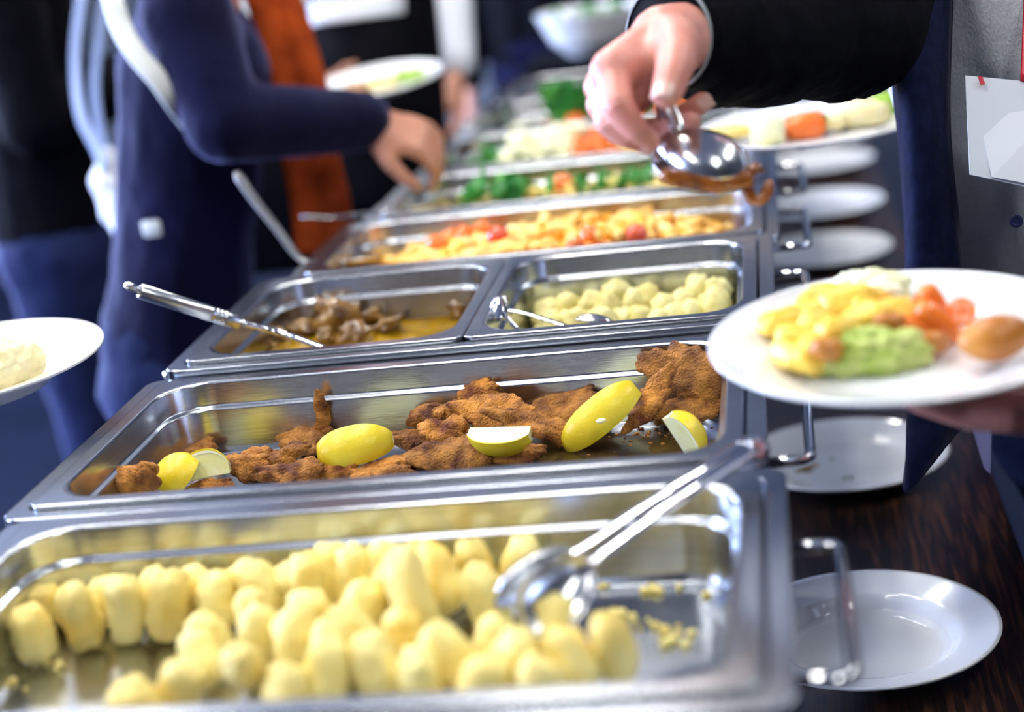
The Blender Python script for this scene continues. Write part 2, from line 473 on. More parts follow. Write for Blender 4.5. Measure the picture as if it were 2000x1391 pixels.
M['tote'] = mat('blue_grey_webbing', (0.22, 0.27, 0.40), 0.6, bump=0.2, bscale=200)
M['cuff'] = mat('grey_cuff_edge', (0.30, 0.32, 0.34), 0.8, bump=0.4, bscale=400)
M['hair'] = mat('dark_hair', (0.020, 0.012, 0.008), 0.5, bump=0.5, bscale=80)
M['shoe'] = mat('black_leather', (0.01, 0.01, 0.012), 0.3)
M['card'] = mat('white_card', (0.74, 0.78, 0.84), 0.35, coat=0.3)
M['card2'] = mat('white_paper', (0.80, 0.83, 0.88), 0.4)
M['redclip'] = mat('red_plastic', (0.55, 0.01, 0.03), 0.3)
M['button'] = mat('navy_button', (0.02, 0.03, 0.12), 0.25)
M['eye'] = mat('eye_white', (0.8, 0.8, 0.78), 0.1)

def capsule(p, q, r0, r1, n=14):
    p, q = np.array(p, float), np.array(q, float)
    d = q-p; L = np.linalg.norm(d)
    if L < 1e-6: d = np.array((0, 0, 1.0)); L = 1e-6
    d = d/L
    pts, rad = [], []
    for a in (-88, -60, -35, -12): pts.append(p+d*r0*math.sin(R(a))); rad.append(r0*math.cos(R(a)))
    pts.append(p); rad.append(r0); pts.append(q); rad.append(r1)
    for a in (12, 35, 60, 88): pts.append(q+d*r1*math.sin(R(a))); rad.append(r1*math.cos(R(a)))
    u = np.cross(d, (0, 0, 1.0))
    if np.linalg.norm(u) < 0.1: u = np.cross(d, (0, 1.0, 0))
    u /= np.linalg.norm(u); w_ = np.cross(d, u)
    V, F = [], []
    for c, r in zip(pts, rad):
        for k in range(n):
            a = 2*math.pi*k/n
            V.append(c + u*r*math.cos(a) + w_*r*math.sin(a))
    m = len(pts)
    for i in range(m-1):
        for k in range(n):
            a, b = i*n+k, i*n+(k+1) % n
            F.append((a, b, b+n, a+n))
    F.append(tuple(range(n))[::-1]); F.append(tuple((m-1)*n+k for k in range(n)))
    return np.array(V), F

def ell(c, s, rot=None, sub=2):
    V, F = ico(sub)
    V = V*np.array(s)
    if rot is not None: V = V @ rotm(rot).T
    return V+np.array(c), F

def fuse(parts, voxel, smooth=6, factor=0.5):
    """melt overlapping solids into one continuous skin"""
    V, F = join(*parts)
    me = mesh('tmp', V, F)
    o = bpy.data.objects.new('tmp', me); COL.objects.link(o)
    m = o.modifiers.new('r', 'REMESH'); m.mode = 'VOXEL'; m.voxel_size = voxel
    if smooth:
        s = o.modifiers.new('s', 'SMOOTH'); s.iterations = smooth; s.factor = factor
    dg = bpy.context.evaluated_depsgraph_get()
    ev = bpy.data.meshes.new_from_object(o.evaluated_get(dg))
    n = len(ev.vertices); co_ = np.empty(n*3); ev.vertices.foreach_get('co', co_)
    F2 = [tuple(p.vertices) for p in ev.polygons]
    bpy.data.objects.remove(o); bpy.data.meshes.remove(me); bpy.data.meshes.remove(ev)
    return co_.reshape(-1, 3), F2

def chain(P, r):
    return [capsule(a, b, x, y) for a, b, x, y in zip(P, P[1:], r, r[1:])]

def unit(v):
    v = np.array(v, float); return v/np.linalg.norm(v)

def hand_parts(wrist, dirn, back, side, curl=0.5, s=1.0, spread=1.0):
    """wrist, finger direction, direction the back of the hand faces, direction of the thumb side"""
    d, b, t = unit(dirn), unit(back), unit(side)
    w_ = np.array(wrist, float)
    P = []
    for k in (-1, 0, 1):
        P.append(capsule(w_+t*0.012*k*s, w_+d*0.082*s+t*0.024*k*s, 0.017*s, 0.0135*s))
    for off, L, sp in ((0.030, 0.072, 0.10), (0.010, 0.080, 0.02), (-0.011, 0.074, -0.05), (-0.031, 0.058, -0.13)):
        p = w_ + d*0.088*s + t*off*s
        ang = 0.25 + curl*0.5
        pts = [p - d*0.03*s, p]
        for q in (0.46, 0.30, 0.24):
            dr = d*math.cos(ang) - b*math.sin(ang) + t*sp*spread
            p = p + unit(dr)*L*q*s
            pts.append(p); ang += curl*0.85
        P += chain(pts, [0.0105*s, 0.0098*s, 0.0090*s, 0.0082*s, 0.0072*s])
    a = w_ + d*0.020*s + t*0.020*s - b*0.006*s
    m_ = a + unit(d*0.7+t*0.75-b*0.25)*0.042*s
    n_ = m_ + unit(d*0.9+t*0.30-b*0.35)*0.032*s
    e_ = n_ + unit(d*1.0-b*0.45)*0.026*s
    P += chain([w_, a, m_, n_, e_], [0.016*s, 0.017*s, 0.0125*s, 0.0105*s, 0.0090*s])
    return P

def ik(sh, target, hint, a=0.285, b=0.265):
    sh, tg = np.array(sh, float), np.array(target, float)
    d = tg-sh; L = np.linalg.norm(d)
    L2 = min(L, (a+b)*0.999); tg = sh + d/L*L2
    x = (a*a-b*b+L2*L2)/(2*L2); h = math.sqrt(max(a*a-x*x, 0))
    u = d/L; hp = np.array(hint, float); hp = hp-u*np.dot(hp, u); hp = unit(hp)
    return sh+u*x+hp*h, tg

def person(label, at, face, k=1.0, rh=None, lh=None, relb=None, lelb=None, rhand=None, lhand=None, top=None, bottom=None, skin=None,
           group=None, lean=0.0, voxel=0.006, topname='shirt', hand_extra=None, legs=None, sleeve=0.0, lift=0.0, slim=1.0, creases=()):
    """a clothed standing figure; rh and lh are wrists in the room, rhand and lhand give (fingers, back, thumb side, curl)"""
    f = unit((face[0], face[1], 0)); rt = np.array((f[1], -f[0], 0)); up = np.array((0, 0, 1.0))
    B = np.array((at[0], at[1], 0.0))
    def L(x, y, z): return B + rt*x*k + f*(y*k + lean*max(0, z-0.9)) + up*(z*k+lift)
    hip, chest, neck = L(0, 0, 0.94), L(0, 0.01, 1.27), L(0, 0.0, 1.47)
    head = L(0, 0.03, 1.615)
    shR, shL = L(0.175, 0, 1.405), L(-0.175, 0, 1.405)
    rh = L(0.24, 0.05, 0.86) if rh is None else np.array(rh); lh = L(-0.24, 0.05, 0.86) if lh is None else np.array(lh)
    if relb is None: eR, rh = ik(shR, rh, rt*0.6-f*0.6-up, 0.29*k, 0.26*k)
    else: eR = np.array(relb)
    if lelb is None: eL, lh = ik(shL, lh, -rt*0.6-f*0.6-up, 0.29*k, 0.26*k)
    else: eL = np.array(lelb)
    t = thing('person', label, 'person', (at[0], at[1], 0), group)
    P = [capsule(hip, chest, 0.085*k, 0.09*k), capsule(chest, neck, 0.08*k, 0.055*k), capsule(neck, head, 0.053*k, 0.055*k)]
    P += [ell(head+up*0.03*k-f*0.012, (0.076*k, 0.092*k, 0.088*k), (0, 0, math.atan2(-f[0], f[1]))),
          capsule(head-up*0.03*k+f*0.015, head-up*0.075*k+f*0.045*k, 0.058*k, 0.030*k),
          capsule(head+up*0.005+f*0.085*k, head-up*0.022*k+f*0.100*k, 0.009*k, 0.013*k),
          capsule(head-up*0.048*k+f*0.078*k-rt*0.018*k, head-up*0.048*k+f*0.078*k+rt*0.018*k, 0.008*k, 0.008*k)]
    for s in (-1, 1):
        P.append(ell(head+rt*s*0.078*k-f*0.005, (0.010*k, 0.020*k, 0.030*k), (0, 0, math.atan2(-f[0], f[1]))))
        P.append(capsule(head+rt*s*0.03*k+up*0.026*k+f*0.078*k, head+rt*s*0.05*k+up*0.022*k+f*0.066*k, 0.009*k, 0.008*k))
    lg = legs or (L(0.095, 0.01, 0.50), L(-0.095, 0.01, 0.50), L(0.105, -0.02, 0.085), L(-0.105, -0.02, 0.085))
    for s, kn, an in ((1, lg[0], lg[2]), (-1, lg[1], lg[3])):
        P += chain([L(s*0.08, 0, 0.90), kn, an], [0.06*k, 0.045*k, 0.035*k])
    P += chain([neck-up*0.06*k, shR], [0.06*k, 0.05*k]) + chain([neck-up*0.06*k, shL], [0.06*k, 0.05*k])
    P += chain([shR, eR, rh], [0.045*k, 0.036*k, 0.026*k]) + chain([shL, eL, lh], [0.045*k, 0.036*k, 0.026*k])
    if hand_extra is not None: P += hand_extra
    elif rhand: P += hand_parts(rh, rhand[0], rhand[1], rhand[2], rhand[3], k)
    else: P += hand_parts(rh, unit(rh-eR), rt, f, 0.35, k)
    if lhand: P += hand_parts(lh, lhand[0], lhand[1], lhand[2], lhand[3], k)
    else: P += hand_parts(lh, unit(lh-eL), -rt, f, 0.35, k)
    V, F = fuse(P, voxel, 3)
    for c, d, wl, am, rad in creases:           # skin folds over the knuckles
        i = np.where(np.linalg.norm(V-c, axis=1) < rad*1.8)[0]
        N = V[i]-c
        N -= np.outer(N @ d, d); N /= np.linalg.norm(N, axis=1)[:, None]+1e-9
        x = (V[i]-c) @ d
        V[i] += N*(am*np.cos(2*math.pi*x/wl)*np.exp(-(x/(rad*0.62))**2))[:, None]
    add('body', V, F, skin or M['skin2'], t)
    # hair, eyes
    H_ = [ell(head+up*0.045*k-f*0.026, (0.086*k, 0.094*k, 0.088*k), (0, 0, math.atan2(-f[0], f[1]))), ell(head-up*0.01*k-f*0.055*k, (0.078*k, 0.055*k, 0.085*k), (0, 0, math.atan2(-f[0], f[1])))]
    V, F = fuse(H_, 0.010, 3); add('hair', V, F, M['hair'], t)
    for s in (-1, 1): add('eye', *ell(head+rt*s*0.032*k+up*0.010*k+f*0.076*k, (0.011*k,)*3), M['eye'], t)
    # top: torso, shoulders and sleeves as one garment
    Tt = []
    for s in (-1, 1):
        Tt += [capsule(L(s*0.075*slim, 0.0, 0.93), L(s*0.075*slim, 0.012, 1.15), 0.108*k*slim, 0.104*k*slim), capsule(L(s*0.075*slim, 0.012, 1.15), L(s*0.085, 0.012, 1.32), 0.104*k*slim, 0.108*k)]
    Tt += [capsule(L(0, 0.014, 1.0), L(0, 0.014, 1.33), 0.104*k*slim, 0.104*k)]
    Tt += [capsule(L(0.085, 0.01, 1.32), shR, 0.10*k, 0.068*k), capsule(L(-0.085, 0.01, 1.32), shL, 0.10*k, 0.068*k), capsule(L(0, 0, 1.36), L(0, 0, 1.44), 0.085*k, 0.062*k)]
    for sh, e, h in ((shR, eR, rh), (shL, eL, lh)):
        c = e + (h-e)*(0.90-sleeve)
        Tt += chain([sh, e, c], [0.070*k, 0.056*k, 0.045*k])
    V, F = fuse(Tt, 0.009, 4)
    V += 0.004*fbm(V, 9, at[0]*5+3)[:, None]*np.array((1, 1, 0.2))
    add(topname, V, F, top, t)
    # trousers and shoes
    Q = [capsule(L(-0.07, 0, 0.95), L(0.07, 0, 0.95), 0.108*k, 0.108*k), capsule(L(-0.08, 0, 0.88), L(0.08, 0, 0.88), 0.11*k, 0.11*k)]
    for s, kn, an in ((1, lg[0], lg[2]), (-1, lg[1], lg[3])):
        Q += chain([L(s*0.088, 0, 0.88), kn, an], [0.098*k, 0.068*k, 0.056*k])
        add('shoe', *fuse([capsule(an-up*0.035, an+f*0.13*k-up*0.045, 0.048, 0.038), capsule(an, an-up*0.03, 0.045, 0.048)], 0.012, 3), M['shoe'], t)
    V, F = fuse(Q, 0.010, 4)
    V += 0.004*fbm(V, 10, at[1]*5)[:, None]*np.array((1, 1, 0.1))
    add('trousers', V, F, bottom, t)
    return t

def sheet(rows, thick, sub=4):
    """a cloth sheet through rows of points, smoothed both ways, with real thickness"""
    A = np.array([spline(r, sub) for r in rows])
    A = np.array([spline(list(A[:, j]), sub) for j in range(A.shape[1])]).transpose(1, 0, 2)
    m, n = A.shape[:2]
    du = np.gradient(A, axis=1); dv = np.gradient(A, axis=0)
    N = np.cross(du, dv); N /= np.linalg.norm(N, axis=2)[..., None]+1e-12
    V = np.vstack([(A+N*thick/2).reshape(-1, 3), (A-N*thick/2).reshape(-1, 3)])
    k = m*n; F = []
    for i in range(m-1):
        for j in range(n-1):
            a = i*n+j
            F += [(a, a+1, a+n+1, a+n), (a+k, a+n+k, a+n+1+k, a+1+k)]
    ring = [j for j in range(n)] + [i*n+n-1 for i in range(1, m)] + [(m-1)*n+j for j in range(n-2, -1, -1)] + [i*n for i in range(m-2, 0, -1)]
    F += [(b, a, a+k, b+k) for a, b in zip(ring, ring[1:]+ring[:1])]
    return V, F

# ------------------------------------------------------------------ the man with the serving tongs
hp = {'w': (0.22756, 0.15026, 1.31726), 'mi': (0.19435, 0.07821, 1.30822), 'mm': (0.18613, 0.09408, 1.29529), 'mr': (0.18385, 0.11054, 1.28085), 'ml': (0.18691, 0.12547, 1.26873), 'i1': (0.19852, 0.04655, 1.28822), 'i2': (0.20952, 0.04325, 1.2706), 'i3': (0.21815, 0.04726, 1.26115), 'm1': (0.1895, 0.06407, 1.27421), 'm2': (0.20201, 0.06293, 1.26295), 'm3': (0.21117, 0.06699, 1.25691), 'r1': (0.1912, 0.09598, 1.2631), 'r2': (0.22107, 0.09979, 1.25814), 'r3': (0.24457, 0.09506, 1.26383), 'l1': (0.19304, 0.1126, 1.2574), 'l2': (0.22453, 0.11823, 1.25759), 'l3': (0.25294, 0.11534, 1.2737), 't0': (0.236, 0.11972, 1.31628), 't1': (0.24003, 0.07699, 1.31254), 't2': (0.23656, 0.05214, 1.30219), 't3': (0.2327, 0.04152, 1.29368), 'pc': (0.21195, 0.10794, 1.30877), 'pd': (0.2053, 0.11594, 1.28625), 'th': (0.22179, 0.09964, 1.31058), 'wf': (0.24363, 0.21071, 1.31528)}
hp = {a: np.array(b) for a, b in hp.items()}
HE = []
for kn, r in (('mi', 0.0165), ('mm', 0.0155), ('mr', 0.0150), ('ml', 0.0135)):
    HE.append(capsule(hp['w'], hp[kn], 0.0215, r))
HE += [capsule(hp['mi'], hp['mm'], 0.0125, 0.0125), capsule(hp['mm'], hp['mr'], 0.0125, 0.012), capsule(hp['mr'], hp['ml'], 0.012, 0.0115)]
HE += [capsule(hp['pc'], hp['pd'], 0.020, 0.016), capsule(hp['w'], hp['th'], 0.024, 0.016)]
HE += chain([hp['mi'], hp['i1'], hp['i2'], hp['i3']], [0.0125, 0.0112, 0.0092, 0.0072])
HE += chain([hp['mm'], hp['m1'], hp['m2'], hp['m3']], [0.0122, 0.0105, 0.0090, 0.0072])
HE += chain([hp['mr'], hp['r1'], hp['r2'], hp['r3']], [0.0118, 0.0100, 0.0088, 0.0078])
HE += chain([hp['ml'], hp['l1'], hp['l2'], hp['l3']], [0.0108, 0.0095, 0.0085, 0.0080])
HE += chain([hp['w'], hp['t0'], hp['t1'], hp['t2'], hp['t3']], [0.0230, 0.0205, 0.0152, 0.0122, 0.0112])
HE += [capsule(hp['wf'], hp['w'], 0.0265, 0.0235)]
CRE = [(hp['t2'], unit(hp['t3']-hp['t1']), 0.0052, 0.0006, 0.011), (hp['i1'], unit(hp['i2']-hp['mi']), 0.0055, 0.0006, 0.012), (hp['i2'], unit(hp['i3']-hp['i1']), 0.0050, 0.0005, 0.010), (hp['m1'], unit(hp['m2']-hp['mm']), 0.0055, 0.0005, 0.012)]
SHR, ELR = np.array((0.425, 0.590, 1.400)), np.array((0.375, 0.395, 1.286))
lw_ = np.array((0.49733, -0.01973, 1.06559))
man = person('person in a grey shirt and open navy jacket, serving with steel tongs', (0.632, 0.592), (-0.60, -0.80), 1.0, rh=(0.22756, 0.15026, 1.31726), relb=ELR,
    lh=lw_, lelb=(0.80, 0.20, 1.06), lhand=((-1.0, 0.05, 0.16), (0.1, 0.1, -1.0), (0.1, 1.0, 0.0), 0.10), top=M['shirt'], bottom=M['denim'], skin=M['skin'], voxel=0.0026, hand_extra=HE, lean=0.24,
    sleeve=0.95, legs=((0.73, 0.68, 0.50), (0.78, 0.56, 0.50), (0.74, 0.72, 0.085), (0.82, 0.58, 0.085)), creases=CRE)
def nail(a, b, r, upv, name='finger_nail'):
    """a nail set in the end of a finger running from a to b"""
    d = unit(b-a); u = unit(np.array(upv)-d*np.dot(upv, d)); s = np.cross(d, u)
    V, F = [], []
    for i in range(6):
        for j in range(7):
            x = -0.35*r + 1.35*r*i/5; an = -0.95+1.9*j/6
            wd = r*0.93*(1-0.10*(i/5)**2)
            V.append(b + d*x + s*wd*math.sin(an) + u*(wd*math.cos(an)+0.0006-0.0006*(i == 0)))
    n = len(V)
    V2 = [v-u*0.0009 for v in V]
    F = [(i*7+j, (i+1)*7+j, (i+1)*7+j+1, i*7+j+1) for i in range(5) for j in range(6)]
    F += [tuple(q+n for q in f[::-1]) for f in F]
    ring = list(range(7)) + [i*7+6 for i in range(1, 6)] + [35+j for j in range(5, -1, -1)] + [i*7 for i in range(4, 0, -1)]
    F += [(a_, b_, b_+n, a_+n) for a_, b_ in zip(ring, ring[1:]+ring[:1])]
    return add(name, V+V2, F, M['nail'], man)
CAM = np.array((0.30513, -1.10115, 1.45746))
nail(hp['t2'], hp['t3'], 0.0112, (0.0, -0.4, 1.0))
nail(hp['l2'], hp['l3'], 0.0080, (0.55, -0.8, 0.1))
nail(hp['m2'], hp['m3'], 0.0072, (-0.6, -0.6, -0.1))
# right sleeve of the jacket, cut round and open at the cuff
cf = np.array((0.22946, 0.17878, 1.31595))
ax = unit(ELR-cf)
SL = chain([cf + ax*0.064 + np.array((0, 0, -0.006)), ELR, SHR], [0.052, 0.066, 0.084])
V, F = fuse(SL, 0.006, 4)
V += 0.005*fbm(V, 16, 2)[:, None]*np.array((0.3, 0.3, 1)) + 0.0025*fbm(V, 40, 5)[:, None]
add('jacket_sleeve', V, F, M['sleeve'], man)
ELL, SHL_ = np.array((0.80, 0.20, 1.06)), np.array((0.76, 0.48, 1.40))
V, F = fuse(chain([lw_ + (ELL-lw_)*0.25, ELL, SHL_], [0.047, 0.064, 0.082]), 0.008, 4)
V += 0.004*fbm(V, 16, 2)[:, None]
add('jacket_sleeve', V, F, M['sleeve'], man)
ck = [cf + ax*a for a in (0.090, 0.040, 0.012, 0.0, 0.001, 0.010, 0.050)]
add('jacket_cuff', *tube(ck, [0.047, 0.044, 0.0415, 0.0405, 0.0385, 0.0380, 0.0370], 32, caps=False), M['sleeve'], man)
add('cuff_edge', *tube([cf + ax*a for a in (0.0015, 0.0, -0.0010, -0.0014, -0.0016)], [0.0404, 0.0407, 0.0403, 0.0394, 0.0388], 32, caps=False), M['cuff'], man)
# the open front of the jacket hangs over the table edge, the rest goes round his back
# rows of outline points: free inner edge, front fold, outer edge, then round the side
JK = [[(0.47602, 0.46645, 1.43218), (0.45237, 0.43146, 1.43532), (0.42567, 0.47007, 1.43872), (0.43154, 0.60836, 1.43769)], [(0.46498, 0.44606, 1.29902), (0.43564, 0.40079, 1.30656), (0.41106, 0.42831, 1.30698), (0.43255, 0.58586, 1.29023)], [(0.45395, 0.41872, 1.21365), (0.42836, 0.37467, 1.22305), (0.41155, 0.40274, 1.22069), (0.43648, 0.55814, 1.1947)], [(0.45225, 0.40042, 1.1531), (0.42412, 0.3565, 1.16447), (0.41163, 0.3848, 1.16032), (0.43803, 0.53858, 1.12798)], [(0.45415, 0.37358, 1.0617), (0.41906, 0.32943, 1.07645), (0.40647, 0.35717, 1.07046), (0.4367, 0.50872, 1.02838)], [(0.46039, 0.35308, 0.95347), (0.42061, 0.30912, 0.97164), (0.39768, 0.32262, 0.95952), (0.44107, 0.49608, 0.9121)], [(0.42925, 0.33682, 0.91733), (0.4073, 0.29844, 0.90804), (0.38952, 0.29945, 0.88643), (0.41852, 0.43773, 0.8716)]]
rows_ = []
for r0 in JK:
    z = r0[2][2]
    back = [(0.60, 0.745, max(z, 0.90)), (0.75, 0.70, max(z, 0.90)), (0.835, 0.56, max(z, 0.90)), (0.835, 0.43, max(z, 0.90)), (0.775, 0.345, max(z, 0.90)), (0.690, 0.325, max(z, 0.90))]
    if z > 1.38: back = [(0.60+0.02, 0.70, z), (0.72, 0.66, z), (0.76, 0.56, z), (0.76, 0.50, z), (0.73, 0.42, z), (0.67, 0.39, z)]
    rows_.append([np.array(q) for q in r0] + [np.array(q) for q in back])
V, F = sheet(rows_, 0.005, 5)
V += 0.0022*fbm(V, 14, 4)[:, None]*np.array((0.5, 1, 0.0))
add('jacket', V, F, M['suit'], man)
# small lilac sheet at the tail of the jacket
add('lilac_sheet', *sheet([[np.array(q) for q in r] for r in [[(0.45142, 0.38924, 0.93806), (0.46127, 0.3914, 0.93947), (0.47525, 0.39413, 0.94034)], [(0.45635, 0.38164, 0.9096), (0.46342, 0.38329, 0.91092), (0.47285, 0.38392, 0.90745)], [(0.46319, 0.37298, 0.8764), (0.46525, 0.37246, 0.87344), (0.46864, 0.372, 0.86985)]]], 0.003, 4), M['lilac_tail'], man)
for px_ in [(0.50167, 0.37296, 1.10255)]:
    c = np.array(px_)
    V, F = lathe([(0.0003, 0.0024), (0.0035, 0.0022), (0.0052, 0.0030), (0.0058, 0.0018), (0.0052, 0.0), (0.0003, 0.0)], 18)
    nrm = unit(CAM-c); q = Vector(nrm).to_track_quat('Z', 'Y').to_matrix()
    add('button', V @ np.array(q).T + c, F, M['button'], [x for x in man.children if x.name.startswith('shirt')][0])

# the badge on his chest
def card(corners, th, m, name, parent):
    """a thin sheet of card from its four corners"""
    A = np.array(corners, float)
    n = unit(np.cross(A[1]-A[0], A[3]-A[0]))
    return add(name, np.vstack([A+n*th/2, A-n*th/2]), [(0, 1, 2, 3), (7, 6, 5, 4), (0, 4, 5, 1), (1, 5, 6, 2), (2, 6, 7, 3), (3, 7, 4, 0)], m, parent, smooth=False)
bd = thing('name_badge', 'white name badge with a red clip on the grey shirt', 'badge', (0.48858, 0.35909, 1.18821))
card([(0.46451, 0.36844, 1.23398), (0.54496, 0.37731, 1.21597), (0.54016, 0.32965, 1.12972), (0.4592, 0.32374, 1.15799)], 0.0012, M['card'], 'badge_sleeve', bd)
card([(0.47275, 0.35257, 1.20063), (0.5393, 0.36423, 1.20027), (0.53504, 0.32742, 1.13595), (0.47675, 0.32256, 1.15424)], 0.0008, M['card2'], 'badge_insert', bd)
card([(0.47451, 0.36449, 1.23256), (0.47795, 0.36509, 1.23252), (0.47984, 0.36248, 1.22618), (0.47633, 0.36163, 1.22539)], 0.0012, M['redclip'], 'red_clip', bd)
add('lanyard', *tube(spline([(0.5145, 0.37105, 1.22372), (0.52094, 0.39228, 1.26282), (0.53316, 0.4372, 1.33544), (0.54564, 0.48279, 1.41014)], 5), 0.0048, 8, 0.0010), M['redclip'], bd)

# ------------------------------------------------------------------ the second man, who holds a plate behind the tongs
person('person in dark blue behind the open jacket, holding out a plate of salad', (0.74, 1.36), (-0.95, -0.35), 1.0, rh=(0.50406, 0.95825, 1.07666), rhand=((-1, -0.25, 0.12), (0.1, 0.1, -1), (-0.2, -1, 0.0), 0.12),
    top=M['darkblue'], bottom=M['jeans'], topname='sweater')
# ------------------------------------------------------------------ the woman in the navy top
wom = person('person in a navy knit top and rust scarf reaching towards the far dishes', (-0.572, 1.10), (1.0, 0.30), 0.94, rh=(-0.23877, 1.09218, 1.15027), relb=(-0.37885, 0.92088, 1.19128),
    rhand=((0.80, 0.25, -0.42), (0.35, -0.5, 0.8), (-0.1, -0.9, -0.5), 0.75), top=M['bluetop'], bottom=M['jeans'], topname='knit_top', slim=0.98, sleeve=-0.08, lean=0.22)
sc = []
for dx, d in ((-12, 2.30), (16, 2.33), (44, 2.30)):
    P = spline([(-0.37969, 1.18251, 1.35991), (-0.36049, 1.16109, 1.27646), (-0.34543, 1.1391, 1.19355), (-0.34001, 1.11578, 1.1119), (-0.33067, 1.09701, 1.04323), (-0.32822, 1.07729, 0.97545)], 4)
    off = np.array((-0.35348, 1.13398, 1.18111)); 
    P = P + (np.array((-0.33006, 1.13721, 1.17805))-off)*dx/34.0 + np.array((0, d-2.3, 0))
    sc.append(tube(P, np.linspace(0.020, 0.026, len(P)), 12, 0.018))
V, F = fuse(sc, 0.006, 3); add('scarf', V, F, M['rust'], wom)
add('waist_patch', *bbox_bevel((-0.50135, 0.93554, 1.06431), (0.026, 0.006, 0.022), 0.003), M['strap'], wom)
bag = thing('shoulder_bag', 'shoulder bag with a pale strap across the navy knit top', 'bag', (-0.58, 1.25, 0.86))
add('strap', *tube(spline([(-0.54482, 1.06591, 1.42183), (-0.50163, 0.95338, 1.37358), (-0.48445, 0.92062, 1.32434), (-0.46375, 0.90312, 1.28878), (-0.43919, 0.89712, 1.25401), (-0.4282, 0.91037, 1.22086), (-0.43258, 0.97205, 1.1818)], 5), 0.0135, 10, 0.0035), M['strap'], bag)
add('bag_body', *bbox_bevel((-0.54, 1.47, 0.98), (0.26, 0.06, 0.22), 0.02), M['black'], bag)
# ------------------------------------------------------------------ the server in the apron
srv = person('person in a white shirt and black apron, holding a plate of food', (-0.54007, 2.25898), (0.15, -1.0), 1.0, rh=(-0.60904, 1.96519, 1.10366), rhand=((0.95, -0.1, 0.0), (0.0, 0.1, -1), (0.0, -1, 0.2), 0.15), lh=(-0.31061, 2.16848, 1.0761), lelb=(-0.32695, 2.28582, 1.26692),
    top=M['white'], bottom=M['black'], topname='white_shirt')
add('apron', *sheet([[np.array(q) for q in r] for r in [[(-0.54031, 2.09093, 1.30774), (-0.45971, 2.04276, 1.31131), (-0.38367, 2.05599, 1.3106), (-0.32766, 2.1508, 1.31144)], [(-0.56536, 2.05399, 1.19839), (-0.46352, 1.99161, 1.21272), (-0.37862, 2.00604, 1.2108), (-0.32022, 2.12093, 1.20659)], [(-0.58244, 2.01256, 1.06922), (-0.47035, 1.9296, 1.07945), (-0.37671, 1.94523, 1.07633), (-0.31894, 2.07899, 1.06477)], [(-0.59066, 1.95003, 0.86383), (-0.47831, 1.86903, 0.88047), (-0.38467, 1.88466, 0.87735), (-0.32335, 2.0166, 0.85758)]]], 0.006, 4), M['black'], srv)
add('apron_band', *sheet([[np.array(q) for q in r] for r in [[(-0.54243, 2.03164, 1.25195), (-0.45498, 1.98471, 1.25564), (-0.35614, 2.02221, 1.25179)], [(-0.54261, 2.02445, 1.22788), (-0.45702, 1.9774, 1.23227), (-0.35803, 2.01542, 1.23008)], [(-0.54232, 2.01898, 1.20931), (-0.45859, 1.97178, 1.21429), (-0.35961, 2.00976, 1.21198)]]], 0.004, 3), M['white'], srv)
# ------------------------------------------------------------------ dark figures further back
person('person all in black and blue jeans standing behind the navy top', (-1.01904, 1.774), (0.9, 0.35), 1.02, top=M['black'], bottom=M['jeans'], topname='black_coat', rh=(-0.80189, 1.81564, 1.17025), lh=(-0.80189, 1.91564, 1.17025))
person('person in dark blue standing beyond the last dishes', (-0.27931, 3.52641), (-0.1, -1.0), 1.02, top=M['black'], bottom=M['darkblue'], topname='dark_sweater')
person('person in dark clothes at the side, holding out a plate of mash', (-0.92872, 0.24132), (1.0, 0.0), 1.0, rh=(-0.60872, 0.21132, 1.0633), rhand=((1, 0.1, 0.08), (0, 0, -1), (0, -1, 0), 0.12),
    top=M['darkblue'], bottom=M['darkblue'], topname='dark_shirt')
# pale bag hanging behind the woman, on two long straps
tote = thing('tote_bag', 'crumpled white bag on long pale straps behind the navy top', 'bag', (-0.78182, 1.47718, 0.98866))
for P in [[(-0.78411, 1.59678, 1.39222), (-0.81032, 1.55959, 1.28272), (-0.81823, 1.53691, 1.21117), (-0.81391, 1.51832, 1.14608), (-0.79337, 1.50677, 1.09501), (-0.7838, 1.49849, 1.0615)], [(-0.76617, 1.65104, 1.38611), (-0.79286, 1.61317, 1.27462), (-0.80833, 1.58662, 1.19452), (-0.80813, 1.56711, 1.1288), (-0.80147, 1.55338, 1.07866), (-0.79773, 1.54657, 1.05354)]]:
    add('strap', *tube(spline(P, 5), 0.015, 10, 0.004), M['tote'], tote)
V, F = fuse([capsule((-0.78274, 1.53591, 1.07996), (-0.79196, 1.52009, 1.03224), 0.016, 0.032), capsule((-0.79196, 1.52009, 1.03224), (-0.77427, 1.50314, 0.96471), 0.032, 0.026)], 0.006, 3)
V += 0.010*fbm(V, 14, 3)[:, None]
add('bag_body', V, F, M['white'], tote)
V, F = bbox_bevel((0, 0, 0.20), (0.30, 0.14, 0.40), 0.02)  # added white block stands in for a window reflection on the floor
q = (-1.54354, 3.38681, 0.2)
tag(add('floor_light_block', V + np.array((q[0], q[1], 0)), F, M['white']), 'upright white block added as the bright light patch on the blue grey floor', 'bag')

